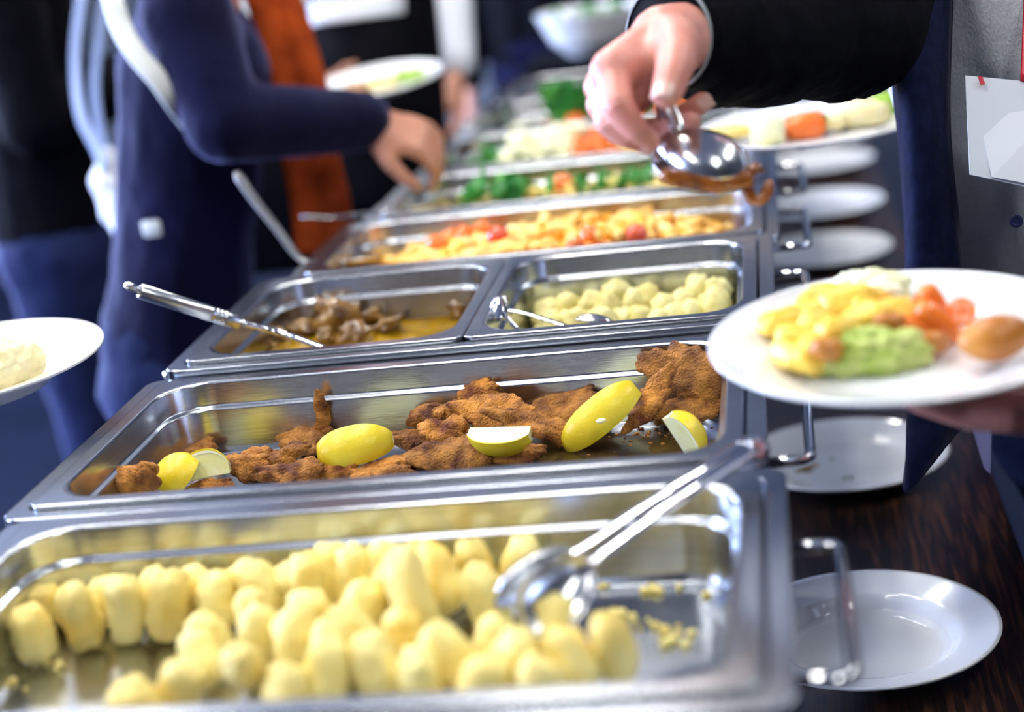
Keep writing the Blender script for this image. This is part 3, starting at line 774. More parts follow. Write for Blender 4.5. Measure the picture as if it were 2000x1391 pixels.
# ------------------------------------------------------------------ food materials
M['dumpling'] = mat('pale_dumpling', (0.88, 0.74, 0.27), 0.50, 0, (0.84, 0.60, 0.12), 26, 0.45, 0.75, bump=0.7, bscale=160, sss=0.25, vary=0.10)
M['schnitzel'] = mat('fried_crumb', (0.13, 0.026, 0.003), 0.50, 0, (0.72, 0.30, 0.045), 55, 0.34, 0.66, bump=1.0, bscale=520, detail=8, bdist=0.004, spec=0.4, vary=0.30)  # browned crust; its darkest tone also carries the shade of the crevices
M['rind'] = mat('lemon_rind', (0.84, 0.66, 0.030), 0.35, 0, (0.78, 0.54, 0.015), 30, 0.3, 0.8, bump=0.35, bscale=330, sss=0.1, bdist=0.001)
M['pith'] = mat('lemon_pith', (0.88, 0.87, 0.66), 0.6)
M['flesh'] = mat('lemon_flesh', (0.84, 0.80, 0.34), 0.18, 0, (0.90, 0.88, 0.60), 40, 0.4, 0.7, bump=0.4, bscale=180, sss=0.3)
M['seed'] = mat('lemon_seed', (0.85, 0.78, 0.50), 0.4)
M['potato'] = mat('boiled_potato', (0.80, 0.73, 0.33), 0.45, 0, (0.74, 0.64, 0.20), 25, 0.4, 0.7, bump=0.2, bscale=120, sss=0.2)
M['gravy'] = mat('brown_yellow_gravy', (0.36, 0.20, 0.006), 0.16, 0, (0.13, 0.060, 0.004), 25, 0.42, 0.8, bump=0.4, bscale=60, coat=0.3)
M['meat'] = mat('stewed_meat', (0.10, 0.042, 0.008), 0.25, 0, (0.33, 0.17, 0.026), 45, 0.35, 0.7, bump=0.7, bscale=130, coat=0.5)
M['pasta'] = mat('orange_pasta', (0.88, 0.42, 0.020), 0.35, 0, (0.92, 0.66, 0.22), 14, 0.38, 0.62, bump=0.1, bscale=120, sss=0.1, coat=0.3, vary=0.18)
M['pastasauce'] = mat('orange_sauce', (0.72, 0.25, 0.008), 0.3, 0, (0.85, 0.42, 0.03), 30, 0.4, 0.7, bump=0.3, bscale=80, coat=0.3)
M['tomato'] = mat('red_tomato', (0.62, 0.045, 0.010), 0.14, 0, (0.75, 0.13, 0.02), 12, 0.4, 0.8, coat=0.5)
M['tomato2'] = mat('orange_tomato', (0.85, 0.17, 0.02), 0.2, 0, (0.90, 0.28, 0.06), 12, 0.4, 0.8, coat=0.4)
M['leaf'] = mat('dark_green_leaf', (0.010, 0.16, 0.020), 0.4, 0, (0.05, 0.32, 0.02), 20, 0.4, 0.7, bump=0.4, bscale=60)
M['palegreen'] = mat('pale_green_vegetable', (0.42, 0.58, 0.06), 0.35, 0, (0.20, 0.40, 0.03), 20, 0.35, 0.7, bump=0.3, bscale=70)
M['noodle'] = mat('pale_noodle', (0.84, 0.64, 0.18), 0.4, 0, (0.86, 0.72, 0.32), 20, 0.4, 0.7)
M['radish'] = mat('white_radish', (0.88, 0.88, 0.62), 0.35, 0, (0.84, 0.80, 0.40), 18, 0.45, 0.75)
M['carrot'] = mat('orange_carrot', (0.88, 0.17, 0.015), 0.35, 0, (0.92, 0.26, 0.03), 18, 0.4, 0.7, coat=0.2)
M['bread'] = mat('brown_bread', (0.35, 0.17, 0.06), 0.6, 0, (0.55, 0.32, 0.14), 15, 0.4, 0.7, bump=0.3, bscale=90)
M['sauce'] = mat('dark_brown_sauce', (0.34, 0.10, 0.008), 0.2, 0, (0.09, 0.022, 0.004), 45, 0.4, 0.7, coat=0.5, bump=0.4, bscale=120)
M['mash'] = mat('mashed_potato', (0.84, 0.72, 0.36), 0.5, 0, (0.86, 0.78, 0.48), 40, 0.4, 0.7, bump=0.3, bscale=200, sss=0.15)

rnd = random.Random(7)

def blob(rad, seed, amp=0.15, scale=2.0, sub=3, fine=0.0, fscale=9.0):
    V, F = ico(sub)
    d = 1 + amp*fbm(V, scale, seed)
    if fine: d = d + fine*fbm(V, fscale, seed+5, 4)
    return V*d[:, None]*np.array(rad), F

# ------------------------------------------------------------------ pale dumplings standing in the front pan
def dumpling_mesh(i):
    """a stubby rod with rounded shoulders, one end pinched"""
    r = random.Random(100+i)
    n, m = 20, 14
    V = []
    for k in range(m+1):
        t = k/m
        z = -1 + 2*t
        rr = (1-abs(z)**3.2)**0.45 if abs(z) < 1 else 0.0
        rr *= 1 - 0.10*t + 0.08*math.sin(3*t+i)
        for j in range(n):
            a = 2*math.pi*j/n
            V.append((rr*math.cos(a), rr*math.sin(a)*(0.86+0.05*r.random()), z))
    V = np.array(V)
    F = [(k*n+j, k*n+(j+1) % n, (k+1)*n+(j+1) % n, (k+1)*n+j) for k in range(m) for j in range(n)]
    V *= (1 + 0.15*fbm(V, 1.6, i) + 0.05*fbm(V, 4.5, i+30))[:, None]
    V *= np.array((0.0145, 0.0145, 0.0245*(0.9+0.2*r.random())))
    return mesh('dumpling', V, F, M['dumpling'])
DM = [dumpling_mesh(i) for i in range(10)]
FLOOR_A = RIM-0.065
ORD = 'first second third fourth fifth sixth seventh eighth ninth tenth eleventh twelfth thirteenth fourteenth fifteenth sixteenth seventeenth eighteenth'.split()
DROW = [('back', 0, 10), ('second', 10, 23), ('third', 23, 28), ('fourth', 28, 33), ('front', 33, 60)]
# (place on the pan, lean about x, lean about y, lift, length factor)
DUMP = [((-0.17503, -0.04112, 1.008), 0.1, 0.1, 0.0, 0.9), ((-0.14169, -0.06339, 1.008), 0.1, 0.35, 0, 1), ((-0.11131, -0.05667, 1.008), 0.0, 0.55, 0, 1), ((-0.07394, -0.0596, 1.008), 0.1, 0.4, 0, 1), ((-0.04349, -0.06919, 1.008), 0.1, 0.5, 0, 0.9), ((-0.01709, -0.05088, 1.008), -0.1, 0.3, 0.004, 1.1), ((0.01867, -0.05633, 1.008), 0.05, 0.3, 0.004, 1.1), ((0.0477, -0.05216, 1.008), 0.1, 0.2, 0.004, 1.05), ((0.08184, -0.06257, 1.008), -0.1, 0.25, 0.004, 1.1), ((0.11335, -0.05376, 1.008), -0.1, 0.5, 0.004, 1.1), ((-0.22649, -0.0884, 1.008), 0.1, 0.1, 0, 0.8), ((-0.20285, -0.08005, 1.008), 0, 0.1, 0, 0.8), ((-0.21146, -0.14071, 1.008), 0.05, 0.12, 0, 1), ((-0.18363, -0.12587, 1.008), 0.05, 0.22, 0, 1.15), ((-0.15241, -0.12058, 1.008), 0, 0.22, 0, 1.2), ((-0.12349, -0.11811, 1.008), 0, 0.35, 0, 1.15), ((-0.09189, -0.10974, 1.008), 0.05, 0.2, 0.002, 1), ((-0.06389, -0.10081, 1.008), 0.1, 0.5, 0.004, 1), ((-0.02987, -0.0991, 1.008), 0, 0.2, 0.006, 1.1), ((0.00063, -0.09855, 1.008), 0, 0.15, 0.006, 1.15), ((0.03003, -0.10744, 1.008), 0.1, 0.5, 0.004, 1), ((0.06367, -0.1168, 1.008), 0.0, 0.4, 0.006, 1.3), ((0.09696, -0.13807, 1.008), 0, 0.3, 0.002, 1.2), ((-0.05702, -0.13669, 1.008), 0.2, 0.4, 0.004, 0.9), ((-0.01938, -0.14227, 1.008), 0.2, 0.3, 0.004, 0.9), ((0.0166, -0.14688, 1.008), 0.2, 0.5, 0.004, 1), ((0.05101, -0.14688, 1.008), 0.0, 0.35, 0.01, 1.5), ((0.01857, -0.17869, 1.008), 0.2, 0.5, 0.004, 1), ((-0.08241, -0.16157, 1.008), 0.3, 0.5, 0.002, 0.9), ((-0.04274, -0.1798, 1.008), 0, 0.2, 0.004, 1.1), ((-0.01462, -0.18862, 1.008), 0.0, 0.25, 0.004, 1.15), ((-0.07658, -0.19521, 1.008), 0.2, 0.6, 0, 1), ((0.01515, -0.20552, 1.008), 0.1, 0.3, 0.006, 1.1), ((-0.03581, -0.23118, 1.008), 0.2, 1.25, 0.004, 1.5), ((-0.07486, -0.2398, 1.008), 0.2, 0.7, 0, 1.1), ((0.01593, -0.23468, 1.008), 0.1, 0.4, 0.004, 1.1), ((0.04392, -0.22689, 1.008), 0.1, 0.4, 0.004, 1.1), ((0.08786, -0.22016, 1.008), 0.2, 0.4, 0.006, 1.1), ((0.11075, -0.19513, 1.008), -0.1, 0.35, 0.002, 0.95), ((0.14448, -0.19912, 1.008), -0.2, 0.55, 0.004, 1.2), ((0.12989, -0.23426, 1.008), 0, 0.3, 0.002, 1.1), ((0.16084, -0.22823, 1.008), 0.1, 0.5, 0.002, 1.1), ((0.18593, -0.22344, 1.008), -0.1, 0.5, 0.004, 1.3), ((0.0731, -0.24066, 1.008), 0.1, 0.3, 0.004, 1), ((0.11122, -0.25073, 1.008), 0.2, 0.4, 0, 1), ((-0.0043, -0.25302, 1.008), 0.2, 0.6, 0, 1), ((-0.09424, -0.25762, 1.008), 0.1, 0.6, 0, 1), ((0.14703, -0.25141, 1.008), 0.1, 0.6, 0, 1), ((0.0539, -0.19114, 1.008), 0.1, 0.3, 0.004, 1.1)]
for i, (p, a, b, h, s) in enumerate(DUMP):
    s *= 0.86
    sc = 0.0245*s
    yy = min(p[1], rows['A'][1]+2*HY-0.030)
    o = inst('dumpling', DM[i % 10], (p[0], yy, FLOOR_A+0.004+sc*0.92+h*0.6), (a, b*0.8, i*1.3), (1.06, 1.06, s))
    nm, a0, a1 = [q for q in DROW if q[1] <= i < q[2]][0]
    k = sorted(range(a0, min(a1, len(DUMP))), key=lambda j: DUMP[j][0][0]).index(i)
    tag(o, 'pale yellow dumpling, %s from the bare pan corner in the %s row' % (ORD[k], nm), 'dumpling', 'pale dumplings in the pan with the tongs')
# crumbs of dumpling on the bare end of the pan
def crumbs(name, pts, z, m, lo, hi, seed=3):
    r = random.Random(seed); parts = []
    V0, F0 = ico(1)
    for (x, y) in pts:
        s = r.uniform(lo, hi)
        v = V0*(1+0.35*fbm(V0, 2, r.random()*50))[:, None]*np.array((s*r.uniform(.7, 1.5), s*r.uniform(.7, 1.5), s*0.7))
        parts.append((v + np.array((x, y, z+s*0.5)), F0))
    return join(*parts)
cr = [(0.16597, -0.04717), (0.17428, -0.03996), (0.18708, -0.04609), (0.2149, -0.04012), (0.22049, -0.04938), (0.2051, -0.05542), (0.20837, -0.05092), (0.19467, -0.05555), (0.1826, -0.05792), (0.19781, -0.08031), (0.20159, -0.08715), (0.21527, -0.08275), (0.23389, -0.09702), (0.19372, -0.08606), (0.16484, -0.07571), (0.17994, -0.1164), (0.18691, -0.12101), (0.1972, -0.12748), (0.18907, -0.12864), (0.20267, -0.13759), (0.20955, -0.14557), (0.21301, -0.15092), (0.21731, -0.13941), (0.20668, -0.15226), (0.21502, -0.1602), (0.22314, -0.16596), (0.21048, -0.16447), (0.1746, -0.11196), (0.21776, -0.1501), (0.19308, -0.13999), (0.22577, -0.15107), (0.15708, -0.06655), (0.17166, -0.05219), (0.22552, -0.04342)]
o = add('dumpling_crumbs', *crumbs('c', cr, FLOOR_A, M['dumpling'], 0.0016, 0.0042), M['dumpling'])
tag(o, 'yellow dumpling crumbs scattered on the bare end of the steel pan', 'crumbs', kind='stuff')
cr = [(-0.22833, -0.16283), (-0.22072, -0.17408), (-0.21908, -0.16731), (-0.2049, -0.17913), (-0.14077, -0.18568), (-0.14091, -0.1789), (-0.19489, -0.15223), (-0.20379, -0.14405), (-0.19342, -0.1488)]
o = add('dumpling_crumbs', *crumbs('c', cr, FLOOR_A, M['dumpling'], 0.002, 0.005, 8), M['dumpling'])
tag(o, 'yellow crumbs left beside the first row of pale dumplings', 'crumbs', kind='stuff')

# ------------------------------------------------------------------ fried cutlets
def vnormals(P, F):
    F = np.array(F)
    n = np.cross(P[F[:, 1]]-P[F[:, 0]], P[F[:, 2]]-P[F[:, 0]])
    N = np.zeros_like(P)
    for k in range(3): np.add.at(N, F[:, k], n)
    return N/(np.linalg.norm(N, axis=1)[:, None]+1e-12)

def cutlet(seed, a, b, c, curl, twist, horn=0.0):
    """a thin ragged slice in a crust of crumbs: lobed outline, curled and twisted, then a grainy skin"""
    V, F = ico(5)
    ang = np.stack([V[:, 0], V[:, 1], 0*V[:, 2]], 1)
    ang /= np.linalg.norm(ang, axis=1)[:, None]+1e-3
    edge = 1 + 0.38*fbm(ang, 1.1, seed, 2) + 0.20*fbm(ang, 3.2, seed+9, 2)
    flat = np.sign(V[:, 2])*np.abs(V[:, 2])**0.8
    P = np.stack([V[:, 0]*a*edge, V[:, 1]*b*edge, flat*c], 1)
    Q = np.stack([P[:, 0], P[:, 1], 0*P[:, 0]], 1)
    P[:, 2] += c*(0.75*fbm(Q, 45, seed+2, 2) + 0.22*fbm(Q, 120, seed+4, 2))
    if horn:
        k = np.clip((P[:, 0]/a - 0.15), 0, None)
        P[:, 1] *= 1 - 0.5*np.clip(k, 0, 0.9)
        P[:, 2] += horn*k**1.6
    P[:, 2] += curl*(P[:, 0]/a)**2*a*0.35 - curl*0.2*(P[:, 1]/b)**2*b
    tw = twist*P[:, 0]/a
    y, z = P[:, 1].copy(), P[:, 2].copy()
    P[:, 1] = y*np.cos(tw) - z*np.sin(tw); P[:, 2] = y*np.sin(tw) + z*np.cos(tw)
    N = vnormals(P, F)
    P = P + N*(0.0006*fbm(P, 190, seed+6, 2) + 0.0007*np.abs(fbm(P, 420, seed+8, 3)))[:, None]
    return P, F
FLOOR_B = RIM-0.065
# place, height above the pan floor, half sizes, rotation, curl, twist, horn, label
CUT = [((0.21133, 0.24583, 1.031), 0.046, (0.038, 0.026, 0.005), (1.05, 0.15, -0.2), 0.3, 0.3, 0, 'large thin fried cutlet propped up at the corner of the pan'), ((0.2124, 0.22855, 1.005), 0.02, (0.04, 0.017, 0.0065), (0.55, -0.1, 0.35), 0.25, 0.2, 0, 'fried cutlet lying flat under the large propped up one'), ((0.1794, 0.21795, 1.015), 0.03, (0.032, 0.0125, 0.007), (0.5, -0.75, 0.55), 0.2, 0.4, 0, 'narrow fried cutlet leaning up behind the tallest lemon wedge'), ((0.10539, 0.24165, 1.007), 0.022, (0.038, 0.02, 0.007), (0.5, -0.05, 0.15), 0.35, 0.2, 0, 'wide golden fried cutlet behind the foot of the tallest lemon wedge'), ((0.08086, 0.20022, 1.009), 0.024, (0.04, 0.014, 0.0085), (0.45, 0.42, 0.05), 0.3, 0.3, 0, 'thick dark brown cutlet sloping down towards the tallest lemon wedge'), ((0.03107, 0.2624, 1.021), 0.036, (0.02, 0.018, 0.0065), (0.9, -0.25, 0.2), 0.5, 0.4, 0.012, 'fried cutlet with a pointed tip, highest of the middle heap'), ((0.0495, 0.22134, 1.015), 0.03, (0.033, 0.017, 0.006), (0.75, 0.15, -0.1), 0.4, 0.4, 0, 'crumbed cutlet lying across the top of the middle heap'), ((-0.01119, 0.24161, 1.011), 0.026, (0.023, 0.012, 0.009), (0.4, -0.15, 0.1), 0.3, 0.5, 0, 'knobbly brown cutlet at the back of the middle heap'), ((0.00489, 0.23577, 1.015), 0.03, (0.014, 0.011, 0.008), (0.3, 0.1, 0.6), 0.2, 0.4, 0, 'small round fried piece between two cutlets of the middle heap'), ((-0.0263, 0.22332, 1.001), 0.016, (0.019, 0.014, 0.008), (0.35, 0.2, 0.2), 0.3, 0.3, 0, 'small dark fried piece just behind the longest lemon wedge end'), ((0.00608, 0.20433, 1.009), 0.024, (0.023, 0.016, 0.007), (0.6, 0.0, 0.3), 0.4, 0.3, 0, 'light brown curled cutlet in the middle heap, above the front slab'), ((0.0216, 0.16573, 1.003), 0.018, (0.036, 0.018, 0.0062), (0.85, 0.0, 0.05), 0.3, 0.3, 0, 'big flat crumbed cutlet at the front of the middle heap'), ((0.05027, 0.28273, 1.003), 0.018, (0.014, 0.01, 0.006), (0.4, 0.2, 0.2), 0.2, 0.3, 0, 'small cutlet scrap hidden behind the middle lemon wedge'), ((-0.12279, 0.24451, 1.001), 0.016, (0.025, 0.017, 0.0085), (0.35, -0.1, 0.2), 0.3, 0.3, 0, 'golden cutlet lying at the foot of the upright pointed piece'), ((-0.1106, 0.25337, 1.015), 0.03, (0.026, 0.0085, 0.0075), (0.1, -1.35, 0.1), 0.15, 0.5, 0.006, 'narrow pointed fried piece standing upright'), ((-0.08797, 0.27705, 0.999), 0.014, (0.023, 0.012, 0.0085), (0.3, 0.0, 0.05), 0.35, 0.3, 0, 'fried cutlet just behind the long peel of the big lemon wedge'), ((-0.22418, 0.24065, 0.997), 0.012, (0.019, 0.013, 0.0085), (0.35, -0.1, 0.1), 0.3, 0.3, 0, 'fried piece half hidden behind the cut lemon wedge'), ((-0.23338, 0.11551, 1.017), 0.032, (0.022, 0.016, 0.02), (0.6, 0.0, 0.3), 0.4, 0.3, 0, 'crinkled golden cutlet alone in the pan corner'), ((-0.16402, 0.18064, 0.999), 0.014, (0.023, 0.015, 0.0085), (0.5, 0.25, 0.2), 0.35, 0.5, 0, 'dark curled cutlet right beside the cut lemon wedge'), ((-0.13355, 0.19684, 1.003), 0.018, (0.03, 0.012, 0.008), (0.4, -0.3, 0.1), 0.25, 0.4, 0, 'long brown cutlet rising to the upright pointed piece'), ((-0.12841, 0.16845, 0.995), 0.01, (0.021, 0.013, 0.008), (0.5, 0.0, 0.4), 0.4, 0.4, 0, 'small dark fried piece low in the left heap, behind the brown front cutlet'), ((-0.10484, 0.15291, 0.997), 0.012, (0.021, 0.013, 0.008), (0.6, -0.3, 0.6), 0.3, 0.4, 0, 'fried piece low in the heap between cut lemon and big peel'), ((-0.07715, 0.16846, 0.997), 0.012, (0.022, 0.011, 0.0085), (0.45, -0.22, 0.1), 0.3, 0.4, 0, 'brown cutlet in front of the big lemon wedge peel'), ((-0.1856, 0.15502, 0.995), 0.01, (0.021, 0.008, 0.0065), (0.4, -0.1, 0.1), 0.3, 0.3, 0, 'thin fried strip in front of the cut lemon wedge'), ((-0.14847, 0.19639, 0.995), 0.01, (0.02, 0.013, 0.008), (0.5, 0.2, 0.9), 0.3, 0.4, 0, 'short fried piece touching the dark curled cutlet'), ((-0.03611, 0.16494, 0.997), 0.012, (0.022, 0.01, 0.0075), (0.4, -0.1, 0.1), 0.35, 0.4, 0, 'small fried cutlet under the round end of the big lemon peel'), ((-0.0278, 0.14873, 0.995), 0.01, (0.018, 0.01, 0.0075), (0.5, 0.1, 0.2), 0.35, 0.4, 0, 'flat fried scrap at the pan edge below the big lemon peel'), ((-0.04832, 0.15441, 0.993), 0.008, (0.018, 0.01, 0.007), (0.5, 0.0, 0.2), 0.3, 0.4, 0, 'fried scrap at the pan edge just past the brown front cutlet'), ((-0.01777, 0.17591, 0.995), 0.01, (0.018, 0.012, 0.008), (0.5, 0.0, 0.8), 0.3, 0.4, 0, 'fried piece wedged between big lemon peel and the front slab'), ((0.07762, 0.16994, 0.993), 0.008, (0.022, 0.01, 0.0065), (0.4, -0.1, 0.0), 0.25, 0.3, 0, 'fried cutlet showing just in front of the middle lemon wedge'), ((0.0453, 0.21857, 0.997), 0.012, (0.024, 0.015, 0.008), (0.5, 0.2, 0.4), 0.3, 0.4, 0, 'fried cutlet mostly hidden under the front slab edge'), ((0.07866, 0.27099, 0.999), 0.014, (0.02, 0.013, 0.0075), (0.4, 0.1, 0.2), 0.3, 0.4, 0, 'fried piece behind the sloping dark cutlet at the back wall'), ((0.18722, 0.24441, 0.997), 0.012, (0.018, 0.011, 0.007), (0.4, 0.1, 0.9), 0.3, 0.4, 0, 'fried bit under the narrow leaning cutlet')]
for i, (p, h, s, r, c, t, hn, l) in enumerate(CUT):
    V, F = cutlet(i*3.3+1, s[0]*0.95, s[1]*0.92, s[2]*0.80, c, t, hn)
    V = V @ rotm((r[0], r[1], r[2])).T + np.array(p)
    low = FLOOR_B+0.0005 - V[:, 2].min()
    if low > 0 or h < 0.02: V[:, 2] += low
    o = add('fried_cutlet', V, F, M['schnitzel'])
    tag(o, l, 'fried cutlet', 'fried cutlets in the lemon pan')
r_ = random.Random(5)
pts = [(0.15885, 0.22655), (0.17521, 0.22046), (0.19156, 0.21937), (0.1703, 0.21655), (0.18345, 0.21121)]
pts2 = [(x+r_.gauss(0, 0.012), y+r_.gauss(0, 0.008)) for x, y in pts for _ in range(9)]
pts2 += [(0.22702, 0.24962), (0.23058, 0.22577), (0.13023, 0.18376), (0.15124, 0.18534), (0.11597, 0.19872), (-0.1877, 0.3306), (-0.19686, 0.29099), (0.20509, 0.20163)]
o = add('fried_crumbs', *crumbs('c', pts2, FLOOR_B, M['schnitzel'], 0.0006, 0.0017, 4), M['schnitzel'])
tag(o, 'tiny fried crumbs on the bare floor of the cutlet pan', 'crumbs', kind='stuff')

M['oil'] = mat('oil_dark_reflection', (0.022, 0.012, 0.004), 0.12, 0, (0.060, 0.042, 0.010), 18, 0.4, 0.7)  # oil film, opaque and dark so the pan floor shows no glare
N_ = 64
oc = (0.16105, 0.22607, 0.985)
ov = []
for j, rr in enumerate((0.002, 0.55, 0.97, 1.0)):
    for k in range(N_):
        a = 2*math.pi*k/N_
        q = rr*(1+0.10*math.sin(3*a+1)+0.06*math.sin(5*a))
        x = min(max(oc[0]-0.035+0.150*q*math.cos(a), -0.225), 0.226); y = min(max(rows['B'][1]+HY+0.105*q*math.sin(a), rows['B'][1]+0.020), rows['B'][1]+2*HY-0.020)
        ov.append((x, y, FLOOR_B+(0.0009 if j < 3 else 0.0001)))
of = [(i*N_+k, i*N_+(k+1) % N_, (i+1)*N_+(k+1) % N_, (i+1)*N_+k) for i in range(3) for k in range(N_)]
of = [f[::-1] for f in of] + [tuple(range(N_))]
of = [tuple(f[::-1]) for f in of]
tag(add('dark_reflection_oil', ov, of, M['oil']), 'brown film of frying oil, darkened like a dark reflection, on the floor of the cutlet pan', 'oil', kind='stuff')

# ------------------------------------------------------------------ lemon wedges
def wedge_layer(r0, r1, half, t0, t1, L, n=22, m=12):
    """a layer of a lemon wedge between two radii; the axis lies along x, the peel looks up"""
    V, F = [], []
    def rr(t): return max(0.0, 1-abs(t)**2.4)**0.55 + 0.02
    for i in range(n+1):
        t = t0 + (t1-t0)*i/n
        q = rr(t)
        row = []
        for j in range(m+1):
            a = -half + 2*half*j/m
            row.append((r1*q, a))
        for j in range(m, -1, -1):
            a = -half + 2*half*j/m
            row.append((r0*q, a))
        V += [(t*L, r*math.sin(a), r*math.cos(a)) for r, a in row]
    k = 2*(m+1)
    for i in range(n):
        for j in range(k):
            a, b = i*k+j, i*k+(j+1) % k
            F.append((a, b, b+k, a+k))
    F.append(tuple(range(k))[::-1]); F.append(tuple(n*k+j for j in range(k)))
    return np.array(V), F
def lemon(p, rot, label, half=0.62, t0=-0.97, t1=0.97, L=0.036, rad=0.026, seed=False):
    t = thing('lemon_wedge', label, 'lemon wedge', p, 'lemon wedges on the fried cutlets')
    Rm = rotm(rot)
    for nm, a, b, m, g in (('rind', 0.93, 1.0, M['rind'], 1.0), ('pith', 0.84, 0.93, M['pith'], 1.0), ('flesh', 0.02, 0.84, M['flesh'], 0.97)):
        V, F = wedge_layer(a*rad, b*rad, half*g, t0 if g == 1 else t0*0.99, t1 if g == 1 else t1*0.99, L)
        V = (V - np.array((0, 0, rad*0.6))) @ Rm.T + np.array(p)
        o = add(nm, V, F, m, t, smooth=True)
        if bpy.app.version >= (4, 1, 0):
            o.data.set_sharp_from_angle(angle=R(50))
    return t
LZ = FLOOR_B
lemon((-0.06376, 0.17408, 1.012), (1.05, -0.12, 0.10), 'large lemon wedge lying on its side with its whole peel showing', 0.80, -0.86, 0.93, 0.036, 0.0235)
lw = lemon((0.14167, 0.19752, 1.014), (1.05, -0.56, 0.30), 'tallest lemon wedge, peel out and leaning, with a seed stuck on it', 0.66, -0.96, 0.90, 0.042, 0.025)
V, F = blob((0.0045, 0.0022, 0.0016), 3, 0.1, 2, 2)
o = add('lemon_seed', V @ rotm((0.9, -0.1, 0.0)).T + np.array((0.1456, 0.16888, 1.01938)), F, M['seed'], lw); o['label'] = 'pale seed stuck on the peel'
lemon((0.06219, 0.15985, 1.01), (2.42, 0.02, -0.10), 'lemon wedge in the middle of the pan, pale cut face turned up', 0.62, -0.9, 0.88, 0.029, 0.024)
lemon((-0.18966, 0.16961, 1.008), (-0.95, -0.08, 0.15), 'lemon wedge showing its pale cut flesh', 0.70, -0.9, 0.9, 0.022, 0.024)
lemon((-0.21273, 0.14861, 1.006), (0.80, -0.75, 0.45), 'short lemon wedge with its bright peel facing out, in front of the cut one', 0.75, -0.6, 0.94, 0.024, 0.024)
lemon((0.21698, 0.16096, 1.006), (0.0, 1.10, -0.15), 'lemon wedge at the far corner of the pan, half peel and half white pith', 0.62, -0.9, 0.9, 0.024, 0.024)

# ------------------------------------------------------------------ gravy with meat, and the round potatoes
px, py, ph = PANL
V, F = loft([(ph-0.0115, HY-0.0115, 0.034, zc-0.066, px, py), (ph-0.0105, HY-0.0105, 0.034, zc-0.052, px, py)], n=8, cap0=True)
n0 = len(V)
G = 40
gx, gy = np.meshgrid(np.linspace(-1, 1, G), np.linspace(-1, 1, G))
# a disc-like grid squeezed into the pan's outline
ux, uy = gx*np.sqrt(1-gy**2*0.12), gy*np.sqrt(1-gx**2*0.12)
SV = np.stack([px+ux.ravel()*(ph-0.0105), py+uy.ravel()*(HY-0.0105), np.full(G*G, zc-0.054)], 1)
SV[:, 2] += 0.004*fbm(SV, 28, 3) + 0.007*np.clip(-ux.ravel(), -0.3, 1)
SF = [(j*G+i, j*G+i+1, (j+1)*G+i+1, (j+1)*G+i) for j in range(G-1) for i in range(G-1)]
o = add('gravy', *join((V, F), (SV, SF)), M['gravy'])
tag(o, 'thick brown yellow gravy in the half size pan', 'gravy', kind='stuff')
MEAT = [((-0.17787, 0.579, 1.006), (0.024, 0.017, 0.022), 0.01), ((-0.20638, 0.5683, 1.006), (0.02, 0.015, 0.014), 0.004), ((-0.23493, 0.5483, 1.006), (0.017, 0.014, 0.012), 0.003), ((-0.14311, 0.58788, 1.006), (0.019, 0.014, 0.012), 0.004), ((-0.11456, 0.5597, 1.006), (0.016, 0.013, 0.009), 0.001), ((-0.23381, 0.59604, 1.006), (0.015, 0.012, 0.012), 0.003), ((-0.14707, 0.5318, 1.006), (0.015, 0.012, 0.01), 0.002), ((-0.17437, 0.53057, 1.006), (0.014, 0.01, 0.01), 0.002), ((-0.05538, 0.59998, 1.006), (0.018, 0.012, 0.008), 0.001), ((-0.08028, 0.62835, 1.006), (0.016, 0.012, 0.007), 0.001), ((-0.11568, 0.61928, 1.006), (0.017, 0.012, 0.008), 0.001), ((-0.23861, 0.52164, 1.006), (0.013, 0.01, 0.008), 0.001)]
for i, (p, s, h) in enumerate(MEAT):
    V, F = blob((s[0]*1.1, s[1]*1.1, s[2]*(1.0 if i == 0 else 0.75)), 40+i, 0.65, 1.6, 3, 0.22, 5)
    V = V @ rotm((0.2*i, 0.3*math.sin(i), i*1.1)).T + np.array((p[0], p[1], zc-0.050+h))
    o = add('meat_piece', V, F, M['meat'])
    tag(o, 'largest glossy lump of stewed meat standing out of the gravy' if i == 0 else 'lump of brown stewed meat half sunk in the gravy', 'meat', 'stewed meat in the gravy')

px, py, ph = PANR
PM = []
for i in range(6):
    V, F = blob((0.0170, 0.0150, 0.0145), 60+i, 0.24, 1.5, 3, 0.05, 5)
    PM.append(mesh('round_potato', V, F, M['potato']))
POT = [((0.0443, 0.59093, 1.004), 0.012), ((0.07483, 0.58104, 1.004), 0.014), ((0.10176, 0.60022, 1.004), 0.014), ((0.12805, 0.61181, 1.004), 0.022), ((0.15987, 0.59701, 1.004), 0.014), ((0.14457, 0.56818, 1.004), 0.014), ((0.11887, 0.55703, 1.004), 0.014), ((0.17752, 0.5439, 1.004), 0.012), ((0.19277, 0.55242, 1.004), 0.01), ((0.20841, 0.58469, 1.004), 0.02), ((0.23299, 0.56846, 1.004), 0.018), ((0.22708, 0.52788, 1.004), 0.01), ((0.03915, 0.55349, 1.004), 0.004), ((0.06254, 0.52731, 1.004), 0.004), ((0.08943, 0.53206, 1.004), 0.008), ((0.1158, 0.51825, 1.004), 0.008), ((0.15261, 0.52534, 1.004), 0.006), ((0.20397, 0.52966, 1.004), 0.006), ((0.09601, 0.57417, 1.004), 0.006), ((0.18769, 0.52546, 1.004), 0.004), ((0.07201, 0.54698, 1.004), 0.0), ((0.13164, 0.52821, 1.004), 0.002), ((0.1684, 0.52036, 1.004), 0.002), ((0.2421, 0.54977, 1.004), 0.01), ((0.21864, 0.55752, 1.004), 0.006), ((0.04906, 0.51663, 1.004), -0.004), ((0.02497, 0.53891, 1.004), -0.004)]
